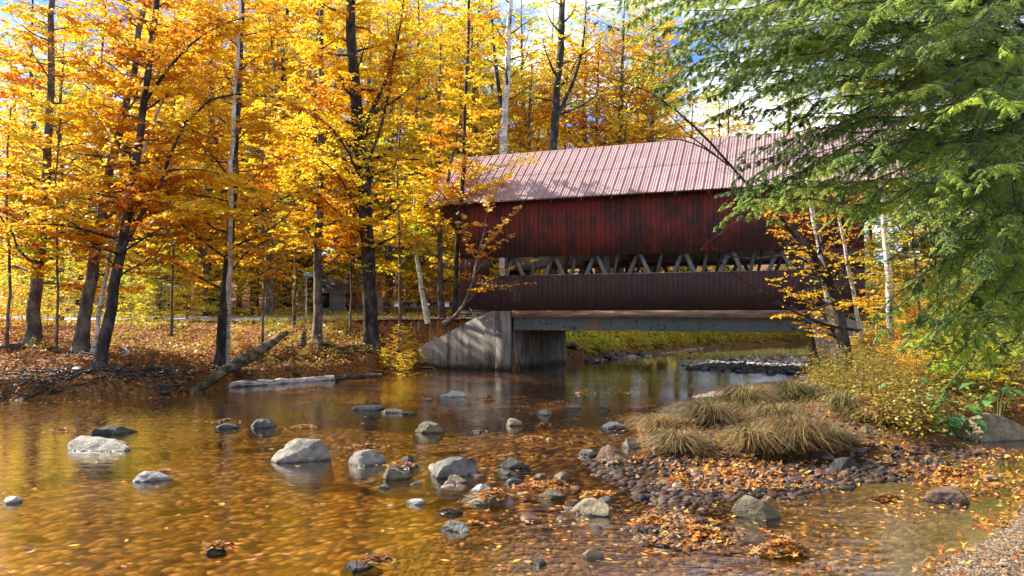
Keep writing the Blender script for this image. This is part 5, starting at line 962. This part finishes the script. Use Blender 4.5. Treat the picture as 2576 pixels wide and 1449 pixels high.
# heaps caught on rocks
HP = [(925, 1130, 110, 20, 'brown leaf heap behind the rounded pale rock'), (1010, 1195, 70, 20, 'leaf heap on the low knobbly rock'), (1238, 1262, 90, 30, 'heap of standing orange leaves on the long flat tan rock'), (1345, 1230, 110, 22, 'leaf raft between the cleft boulder and the buried stone'), (1300, 1150, 90, 14, 'dark leaf band behind the cleft boulder'), (1395, 1240, 70, 26, 'leaf heap over the half buried rounded stone'), (1190, 1325, 50, 16, 'orange leaves stuck to the pitted grey rock'),
      (1975, 1390, 130, 50, 'pale orange leaf mound in the shallows at lower right'), (1405, 1020, 70, 16, 'bright orange leaf heap upstream in mid river'), (1228, 1005, 36, 14, 'small round leaf clump right of the white wedge rock'), (1370, 1075, 36, 18, 'small rusty leaf clump in mid river'), (1595, 1052, 120, 14, 'long orange leaf raft beside the grass tussocks'), (150, 1085, 56, 12, 'leaf clump floating left of the pale pointed boulder'), (565, 1072, 60, 12, 'brown leaf clump on the low dark stone'), (765, 1075, 50, 8, 'thin strip of orange leaves right of the slate boulder'), (412, 1190, 50, 10, 'orange leaves lying on the small white rock'),
      (1130, 1040, 36, 14, 'orange leaf clump below the white wedge rock'), (1450, 1118, 60, 14, 'orange leaf clump left of the angular brown rock'), (1340, 1105, 60, 10, 'leaf strip above the cleft boulder'), (1500, 1245, 80, 8, 'floating leaves left of the leafy shoal'), (1700, 1220, 110, 26, 'leaf heap on the left part of the leafy shoal'), (1820, 1195, 120, 20, 'bright leaf heap in the middle of the leafy shoal'), (1640, 1320, 90, 24, 'leaf heap on the far side of the pebble patch'), (1760, 1350, 110, 30, 'leaf heap on the right side of the pebble patch'), (2280, 1195, 70, 18, 'orange leaf clump right of the little rapid'), (2390, 1190, 80, 18, 'bright leaf clump on stones in the side channel'), (2230, 1255, 70, 14, 'rusty leaf clump at the lower rapid'), (550, 1385, 70, 10, 'curled leaves on the small rock in the lower left water'), (950, 1430, 70, 16, 'curled leaves beside the dark wet bottom rock'), (1040, 942, 80, 8, 'strip of leaves washed up under the wing wall')]
for x, y, wd, ht, lab in HP:
    g0 = gz(x, y); dist = g0[1]; W_, H_ = wd / F * dist, ht / F * dist; n = int(40 + wd * 1.5); mb = MB()
    q = rl.normal(size=(n, 2)) * [.26, .2]; hh = np.exp(-(q ** 2).sum(1) * 7)
    zb = max(0, ground_z(g0[0], g0[1]))
    for sdd, (cx, cyy, ztop, rw_) in rocks.items():
        if abs(g0[0] - cx) < rw_ * .45 and abs(g0[1] - cyy) < rw_ * .6: zb = max(zb, ztop * .55)
    P = np.c_[g0[0] + q[:, 0] * W_, g0[1] + q[:, 1] * W_ * .8, zb + hh * H_ * .75 * rl.uniform(.2, 1, n)]
    cols = pick(n) if 'brown' not in lab and 'dark' not in lab and 'rusty' not in lab else pick(n) * .55
    lay_leaves(mb, P, .09, cols * .8, .25, .25, rl.uniform() < .5, .01); o = mb.build('leaf_heap', M['litter'], loc=(g0[0], g0[1], zb)); tag(o, lab, 'leaf heap')

# ------------------------------------------------------------------ grasses and low plants
rg = np.random.RandomState(31)
def blades(mb, base_, n, rad, ht, cols, lean=None, wdt=.008, arc=1.0):
    a = rg.uniform(0, 6.28, n); r = rad * .35 * np.sqrt(rg.uniform(size=n)); P = base_ + np.c_[np.cos(a) * r, np.sin(a) * r, np.zeros(n)]
    d = np.c_[np.cos(a), np.sin(a)] * rg.uniform(.4, 1, (n, 1)) + rg.normal(size=(n, 2)) * .4
    if lean is not None: d = d + np.array(lean)
    L = ht * rg.uniform(.45, 1.35, n); S = nrm(np.c_[-d[:, 1], d[:, 0], np.zeros(n)]); pts = []
    for k in range(6):
        t = k / 5; pts.append(P + np.c_[d * (rad * arc * t ** 1.3)[..., None] if False else d * (rad * arc * t ** 1.3), L * (1.9 * t - (1.25 + .25 * arc) * t * t)])
    vs = []
    for k, q in enumerate(pts):
        w_ = wdt * (1 - .85 * k / 5); vs += [q - S * w_, q + S * w_]
    v = np.stack(vs, 1).reshape(-1, 3); b = np.arange(n)[:, None] * 12; q = np.concatenate([b + np.array([2 * k, 2 * k + 1, 2 * k + 3, 2 * k + 2]) for k in range(5)])
    c = np.array(cols)[rg.randint(len(cols), size=n)] * rg.uniform(.7, 1.2, (n, 1)); mb.add(v, q, c=np.repeat(c, 12, 0))
STRAW = [(.32, .21, .09), (.44, .32, .16), (.20, .12, .05), (.17, .16, .05), (.27, .16, .06), (.10, .065, .03), (.5, .33, .12)]
for x, y, r, h_, n, lab in [(2010, 1130, .55, .42, 900, 'largest straw coloured grass tussock, drooping over the shoal'), (1900, 1135, .45, .32, 500, 'flattened grass tussock left of the largest one'), (1700, 1125, .5, .3, 700, 'dry grass tussock at the tip of the bar'), (1790, 1090, .6, .3, 700, 'matted dry grass tussock in the middle of the bar'), (1660, 1085, .45, .3, 500, 'grass tussock leaning over the water at the bar tip'),
        (1870, 1050, .6, .35, 600, 'golden grass tussock behind the middle of the bar'), (2210, 1085, .55, .38, 650, 'grass tussock hanging over the brown slab'), (2130, 1075, .4, .3, 400, 'grass tussock right of the long grey slab'), (2260, 1050, .5, .4, 500, 'upright grass tussock at the foot of the brush'), (1990, 1030, .5, .35, 500, 'yellow grass tussock behind the long grey slab'), (1760, 1040, .5, .25, 400, 'low grass tussock near the water side of the bar'), (1950, 1100, .5, .3, 500, 'brown grass tussock just behind the largest one'), (2100, 1120, .35, .25, 300, 'small grass tussock right of the largest one')]:
    g0 = gz(x, y, .12); zb = ground_z(g0[0], g0[1]); mb = MB(); sc_ = 1.12 if 'largest straw' in lab else rg.uniform(.9, 1.35); tn_ = rg.uniform(.6, 1.15) * np.array([rg.uniform(.85, 1.05), 1, .9]); blades(mb, np.array([g0[0], g0[1], zb - .02]), int(n * 1.5), r * sc_, h_ * 1.35 * sc_, np.array(STRAW) * tn_, lean=(rg.normal() * .25, -.15), wdt=.009); tag(mb.build('grass_tussock', M['grass'], loc=(g0[0], g0[1], zb)), lab, 'grass tussock')
ug = MB()
def low_plants(region, n, size, pal, hgt, seed, n_l=14):
    P = region(n); P = P[P[:, 2] > .1]; n = len(P); h1_ = hgt * rg.uniform(.35, 1.35, (n, 1)); a = rg.uniform(0, 6.28, (n, n_l)); rr_ = rg.uniform(0, 1, (n, n_l)) * hgt * .45; hh = rg.uniform(.1, 1, (n, n_l)) * h1_
    Q = P[:, None] + np.stack([np.cos(a) * rr_, np.sin(a) * rr_, hh], -1); D = np.stack([np.cos(a), np.sin(a), rg.uniform(-.4, .5, (n, n_l))], -1)
    Q, D = Q.reshape(-1, 3), D.reshape(-1, 3); s = size * rg.uniform(.6, 1.3, len(Q)); ug.leaves(Q, D, nrm(np.array([[0, 0, 1.0]]) + rg.normal(size=(len(Q), 3)) * .5), s, s * .5, palette(rg, Q, pal, seed, 1.0))
    E = P + np.c_[rg.normal(size=(n, 2)) * .1, h1_[:, 0] * 1.05]; ug.sticks(P, E, .004, .002, c=(.2, .15, .06))
def disp_region(poly, z=.3):
    def f(n):
        P = np.array([gz(p[0], p[1], z)[:2] for p in scatter_disp(poly, n, rg)]); return np.c_[P, gzs(P)]
    return f
low_plants(disp_region([(2060, 880), (2200, 860), (2320, 900), (2330, 1040), (2200, 1030), (2060, 975), (2030, 940)], .6), 1700, .085, [(.30, .22, .04), (.48, .32, .04), (.22, .25, .04), (.45, .19, .03), (.55, .40, .06)], 1.0, 3)
low_plants(disp_region([(1650, 1110), (1740, 1020), (2060, 980), (2320, 1055), (2330, 1100), (2000, 1140)], .15), 160, .05, [(.25, .28, .05), (.4, .3, .06)], .28, 13)
low_plants(disp_region([(2330, 900), (2576, 880), (2576, 1030), (2420, 1040), (2330, 1040)], .5), 350, .13, [(.10, .16, .03), (.16, .24, .04), (.4, .35, .05)], .4, 4)
low_plants(disp_region([(660, 880), (780, 855), (940, 870), (960, 935), (700, 950), (620, 960)], .45), 600, .10, [(.22, .22, .04), (.40, .34, .06), (.5, .32, .05)], .35, 5)
low_plants(lambda n: rand_land(n, -20, -4, 24, 38, lambda P, l: (P[:, 2] > .9) & (P[:, 2] < 2.3)), 500, .11, [(.6, .45, .05), (.45, .5, .05), (.75, .4, .04)], .3, 6)
low_plants(lambda n: rand_land(n, -34, -2, 40, 60, lambda P, l: (P[:, 2] > 1.2) & (np.abs((P[:, :2] - O[:2]) @ V[:2] - 3) > 3.6)), 1500, .18, [(.5, .5, .05), (.75, .5, .05), (.35, .42, .05)], .6, 7)
low_plants(lambda n: rand_land(n, 3.0, 26, 37, 60, lambda P, l: (P[:, 2] > .1) & (P[:, 2] < .9) & (l > .5)), 2200, .15, [(.6, .5, .06), (.75, .5, .06), (.45, .45, .06)], .4, 18)
low_plants(lambda n: rand_land(n, 2.5, 30, 37, 68, lambda P, l: (P[:, 2] > .3)), 4200, .2, [(.6, .6, .05), (.8, .6, .05), (.5, .55, .05)], .7, 8)
tag(ug.build('undergrowth', M['green_leaf']), 'low yellow green undergrowth and weeds covering the banks', 'undergrowth', kind='stuff')
gb = MB()
P = disp_region([(1600, 1120), (1610, 1070), (1740, 1010), (1960, 975), (2080, 970), (2320, 1050), (2330, 1090), (2200, 1110), (1900, 1140), (1700, 1140)], .15)(110)
for p in P: blades(gb, p, 22, .3, .2, STRAW, lean=(0, -.2), wdt=.005)
P = disp_region([(1700, 868), (2045, 858), (2045, 880), (1800, 885)], .5)(160)
for p in P: blades(gb, p, 20, .4, .5, [(.5, .45, .1), (.6, .48, .15)], wdt=.015)
P = disp_region([(1480, 890), (1700, 875), (1700, 885), (1560, 905)], .6)(70)
for p in P: blades(gb, p, 24, .4, .6, [(.4, .35, .08), (.5, .4, .12)], wdt=.012)
tag(gb.build('dry_grass', M['grass']), 'thin dry grass growing over the bar and far bank', 'grass', kind='stuff')
# broad leaved plants at the right edge
def heart(mb, p, d, nn, L, colr):
    v2 = np.array([(0, 0), (-.1, .32), (.2, .46), (.6, .34), (1.0, 0), (.6, -.34), (.2, -.46), (-.1, -.32), (.45, 0)]); d = nrm(d); s_ = nrm(np.cross(d, nn)); nn = np.cross(s_, d)
    v = p + L * (v2[:, :1] * d + v2[:, 1:] * s_ + (np.abs(v2[:, 1:]) * .35 - .18 * v2[:, :1] ** 2) * nn); mb.add(v, t=[[8, i, i + 1] for i in range(0, 7)] + [[8, 7, 0]], c=colr)
for x, y, n, L, lab in [(2400, 1030, 14, .26, 'dark green broad leaved plant with heart shaped leaves hanging over the boulder'), (2505, 1000, 9, .24, 'light green broad leaved plant nearest the right edge, above the huge boulder'), (2330, 1080, 8, .17, 'small green leafy vine trailing down to the stones'), (2295, 985, 10, .17, 'yellowish broad leaved plant at the edge of the brush')]:
    g0 = at(x, y, 14.2); zb = ground_z(g0[0], g0[1]); root = empty('broadleaf_plant', (g0[0], g0[1], zb), lab, 'plant'); st, lv = MB(), MB()
    for k in range(n):
        a = rg.uniform(-3.1, .1) if k % 4 else rg.uniform(0, 3); r_ = rg.uniform(.1, .5); tp = np.array([g0[0] + math.cos(a) * r_ * 1.3, g0[1] + math.sin(a) * r_ * .8, g0[2] + rg.uniform(-.3, .25)]); b0 = np.array([g0[0], g0[1], zb])
        mid = (tp + b0) / 2 + [0, 0, .25]; st.tube([b0, mid, tp], [.006, .005, .003], 4, c=(.2, .3, .06)); c_ = np.array([(.09, .22, .05), (.13, .30, .06), (.22, .42, .05), (.45, .45, .05)])[min(3, int(abs(rg.normal()) * (1.1 if 'light' not in lab else 2)) + (1 if 'yellow' in lab else 0))]
        heart(lv, tp, np.array([math.cos(a), math.sin(a), -.35]), np.array([rg.normal() * .3, -.35, 1]), L * rg.uniform(.7, 1.25), c_)
    st.build('stem', M['green_leaf'], root); lv.build('foliage', M['green_leaf'], root)

# ------------------------------------------------------------------ logs, driftwood, debris
def log(name, label, pts, radii, mt, ns=10, cat='log', knots=0, seed=1):
    m_ = MB(); rs_ = np.random.RandomState(seed); P = np.array(pts, float); u = np.linspace(0, 1, 14); Q = interp_path(P, u); Q[1:-1] += rs_.normal(size=(12, 3)) * .015
    m_.tube(Q, np.interp(u, np.linspace(0, 1, len(radii)), radii), ns, rough=.06 if 'birch' in name else .13, seed=seed)
    for k in range(knots):
        p = Q[rs_.randint(2, 12)]; d = nrm(rs_.normal(size=3)) ; d[2] = abs(d[2]); m_.tube([p, p + d * .2, p + d * .3 + rs_.normal(size=3) * .05], [.03, .02, .006], 5)
    return tag(m_.build(name, M[mt], loc=P[0], smooth=True), label, cat)
log('fallen_log', 'thick mossy rotten log sloping from the bank down into the river', [gz(478, 992, -.05), at(560, 935, 23), at(640, 890, 24.3), at(722, 838, 25.8)], [.10, .15, .17, .16, .08], 'mossy_log', 14, knots=12, seed=4)
log('birch_log', 'white birch log lying flat along the waterline', [gz(575, 970, .06), gz(650, 963, .09), gz(760, 957, .06), gz(838, 950, .08)], [.08, .10, .095, .09], 'bark_birch', 10, seed=5)
log('fallen_log', 'dark thin log lying right of the white birch log', [gz(842, 952, .1), gz(960, 945, .15)], [.09, .07], 'root', 8, seed=6)
log('driftwood_branch', 'bleached hooked driftwood branch lying on the orange leaves', [at(278, 915, 23.6), at(300, 900, 23.7), at(324, 890, 23.8), at(318, 877, 24), at(303, 870, 24)], [.03, .055, .06, .05, .03], 'driftwood', 8, cat='driftwood', seed=7)
log('fallen_log', 'pale stripped log lying across the roots at the far left', [at(-20, 925, 23), at(50, 912, 23), at(82, 905, 23)], [.09, .11, .09], 'driftwood', 9, seed=8)
log('fallen_log', 'dark root like log running down behind the pale stripped log', [at(82, 900, 23), at(110, 930, 22.4), at(125, 960, 22)], [.12, .1, .05], 'root', 8, seed=9)
log('bleached_stub', 'small white broken stub standing at the foot of the thick left beech', [at(75, 905, 23.2), at(80, 893, 23.2), at(84, 884, 23.2)], [.06, .05, .03], 'driftwood', 7, cat='driftwood', seed=10)
log('tree_stump', 'short rotten stump between the mossy log and the spotted trunk', [at(762, 870, 26), at(764, 850, 26), at(765, 832, 26)], [.12, .1, .08], 'wood_brown', 9, cat='stump', seed=11)
dm = MB(); rd = np.random.RandomState(8)
for k in range(150):
    x = rd.uniform(-30, 470); p = gz(x, np.interp(x, [0, 480], [1008, 986]), .0); yy = p[1] + rd.uniform(-.25, .55); q = np.array([p[0], yy, max(ground_z(p[0], yy), .02) + rd.uniform(.0, .25)])
    a = rd.uniform(-.6, .6) + (3.1 if rd.uniform() < .5 else 0); L = rd.uniform(.3, 1.5); d = np.array([math.cos(a), math.sin(a) * .6, rd.uniform(-.35, .2)]); P = [q]
    for j in range(5): d = d + rd.normal(size=3) * .25; P.append(P[-1] + nrm(d) * L / 5)
    r_ = rd.uniform(.01, .045); dm.tube(P, np.linspace(r_, .004, 6), 5)
for k in range(90):
    x = rd.uniform(480, 960); p = gz(x, np.interp(x, [480, 960], [980, 942]), 0); yy = p[1] + rd.uniform(.1, 2.6); q = np.array([p[0], yy, ground_z(p[0], yy) + rd.uniform(.02, .12)])
    a = rd.uniform(0, 6.28); d = np.array([math.cos(a), math.sin(a) * .6, rd.uniform(-.2, .2)]); P = [q]
    for j in range(4): d = d + rd.normal(size=3) * .2; P.append(P[-1] + nrm(d) * .2)
    dm.tube(P, np.linspace(rd.uniform(.008, .02), .004, 5), 5)
tag(dm.build('root_debris', M['root'], smooth=True), 'tangle of dead roots and sticks along the foot of the left bank', 'debris', kind='stuff')
# twig lying on the wing wall and a stick in the side channel
log('fallen_branch', 'thin pale forked twig hanging down the concrete wing wall', [at(1180, 775, 30.6), at(1200, 800, 30.4), at(1240, 812, 30.2)], [.015, .012, .004], 'driftwood', 5, cat='branch', knots=4, seed=14)

# ------------------------------------------------------------------ mailboxes, signs, house
YM = 41.5
rk = empty('mailbox_rack', at(1055, 800, YM), 'long low timber rack carrying the row of mailboxes across the road', 'mailbox rack')
pl = at(960, 772, YM); pr = at(1150, 768, YM); gzr = ground_z(pl[0], YM)
m = MB(); m.box((pl[0], YM - .16, pl[2] - .1), (pr[0], YM + .16, pl[2])); m.build('shelf', M['wood_brown'], rk)
for x in (968, 1055, 1140):
    p = at(x, 772, YM); m = MB(); m.box((p[0] - .06, YM - .05, gzr - .3), (p[0] + .06, YM + .05, pl[2] - .102)); m.build('post', M['wood_brown'], rk)
mbx = [(972, 'black', 'leftmost mailbox of the row, black and smaller than its white neighbour'), (1000, 'white', 'white mailbox near the left end of the row, with a dark square on its door'), (1022, 'black', 'black mailbox with a pale ring on its door, right of the white one'), (1042, 'grey', 'dull grey mailbox left of the birch, third from the ring marked one'), (1060, 'black', 'black mailbox directly behind the white birch'), (1076, 'red', 'tall mailbox with a red and white picture panel'), (1096, 'black', 'black mailbox just right of the picture panel mailbox'), (1112, 'grey', 'grey mailbox between two black ones right of the birch'), (1124, 'white', 'white mailbox right of the birch'), (1138, 'black', 'wide black mailbox at the right end of the row')]
for x, cl, lab in mbx:
    p = at(x, 772, YM); z0 = pl[2] + .002; wd, hh_ = (.17, .42) if cl == 'red' else (.15, .30); root = empty('mailbox', (p[0], YM, z0), lab, 'mailbox')
    mt = M['black_metal'] if cl in ('black', 'red') else M['white_paint'] if cl == 'white' else M['shingle']
    arc = [(wd * math.cos(a), hh_ - wd + wd * math.sin(a)) for a in np.linspace(0, math.pi, 9)]; ring = [(-wd, 0), (wd, 0)] + arc[:]
    n_ = len(ring); v = [(p[0] + a, YM + yy, z0 + b) for yy in (-.14, .28) for a, b in ring]
    m = MB(); m.add(v, [[i, (i + 1) % n_, n_ + (i + 1) % n_, n_ + i] for i in range(n_)], [[0, i, i + 1] for i in range(1, n_ - 1)] + [[n_, n_ + i + 1, n_ + i] for i in range(1, n_ - 1)]); m.build('body', mt, root)
    m = MB(); v = [(p[0] + a * .92, YM + yy, z0 + .01 + b * .94) for yy in (-.155, -.142) for a, b in ring]; m.add(v, [[i, (i + 1) % n_, n_ + (i + 1) % n_, n_ + i] for i in range(n_)], [[0, i, i + 1] for i in range(1, n_ - 1)]); dr = m.build('door', mt, root)
    m = MB(); m.box((p[0] - .02, YM - .175, z0 + hh_ * .75), (p[0] + .02, YM - .157, z0 + hh_ * .85)); m.build('handle', M['white_paint'], dr)
    if cl == 'red':
        m = MB(); m.box((p[0] - .13, YM - .165, z0 + .04), (p[0] + .13, YM - .157, z0 + .18)); m.build('panel', M['white_paint'], root); m = MB(); m.box((p[0] - .13, YM - .165, z0 + .185), (p[0] + .13, YM - .157, z0 + .27)); m.build('panel', M['red_paint'], root)
    else:
        m = MB(); m.box((p[0] + wd + .002, YM - .05, z0 + .1), (p[0] + wd + .014, YM - .02, z0 + .3)); m.build('flag', M['red_paint'], root)
def street_sign(x, y, Y, wpx, text, lab):
    p = at(x, y, Y); L = wpx / F * Y; g_ = ground_z(p[0], Y); root = empty('street_sign', (p[0], Y, g_), lab, 'street sign')
    m_ = MB(); m_.tube([(p[0] - L * .3, Y, g_ - .2), (p[0] - L * .3, Y, p[2] + .12)], [.03, .03], 8); m_.build('post', M['driftwood'], root)
    m_ = MB(); m_.box((p[0] - L / 2, Y - .045, p[2] - .12), (p[0] + L / 2, Y - .032, p[2] + .12)); sf = m_.build('sign_panel', M['sign_green'], root)
    cu = bpy.data.curves.new('sign_text', 'FONT'); cu.body = text; cu.size = .19; cu.align_x = 'CENTER'; cu.align_y = 'CENTER'; cu.extrude = .002; cu.materials.append(M['white_paint'])
    tmp = bpy.data.objects.new('tmp', cu); me = bpy.data.meshes.new_from_object(tmp); bpy.data.objects.remove(tmp); o = bpy.data.objects.new('lettering', me); COL.objects.link(o); o.parent = root; o.location = (0, -.05, p[2] - g_); o.rotation_euler = (math.pi / 2, 0, 0)
    m_ = MB()
    for zz_ in (-.115, .108): m_.box((p[0] - L / 2, Y - .048, p[2] + zz_), (p[0] + L / 2, Y - .0455, p[2] + zz_ + .008))
    m_.build('border', M['white_paint'], root)
street_sign(437, 720, 43, 54, 'E BRANCH RD', 'green street name sign on a post among the shrubs left of the twin trunk tree')
street_sign(782, 691, 36, 36, 'Branch L', 'dark green street name sign beside the spotted trunk')
hx0 = at(858, 760, 62); hg = ground_z(hx0[0], 62)
hs = empty('house', (hx0[0], 64, hg), 'small pale blue and white house glimpsed between trunks beyond the road', 'house')
x0, x1, y0, y1 = hx0[0] - 3.0, hx0[0] + 2.2, 62, 68; zt = hg + 2.9
m = MB(); m.box((x0, y0, hg - .5), (x1, y1, zt)); m.build('wall', M['blue_wall'], hs)
m = MB(); m.add([(x0 - .3, y0 - .4, zt - .1), (x1 + .3, y0 - .4, zt - .1), (x1 + .3, (y0 + y1) / 2, zt + 2), (x0 - .3, (y0 + y1) / 2, zt + 2), (x0 - .3, y1 + .4, zt - .1), (x1 + .3, y1 + .4, zt - .1)], [[0, 1, 2, 3], [3, 2, 5, 4]], [[0, 3, 4], [1, 5, 2]]); m.build('roof', M['shingle'], hs)
for xc in (x0 + 1.6, x0 + 3.8):
    m = MB(); m.box((xc - .55, y0 - .05, hg + .9), (xc + .55, y0 - .01, hg + 2.3)); wf = m.build('window', M['white_paint'], hs); m = MB(); m.box((xc - .45, y0 - .06, hg + 1.0), (xc + .45, y0 - .052, hg + 2.2)); m.build('pane', M['glass'], wf)
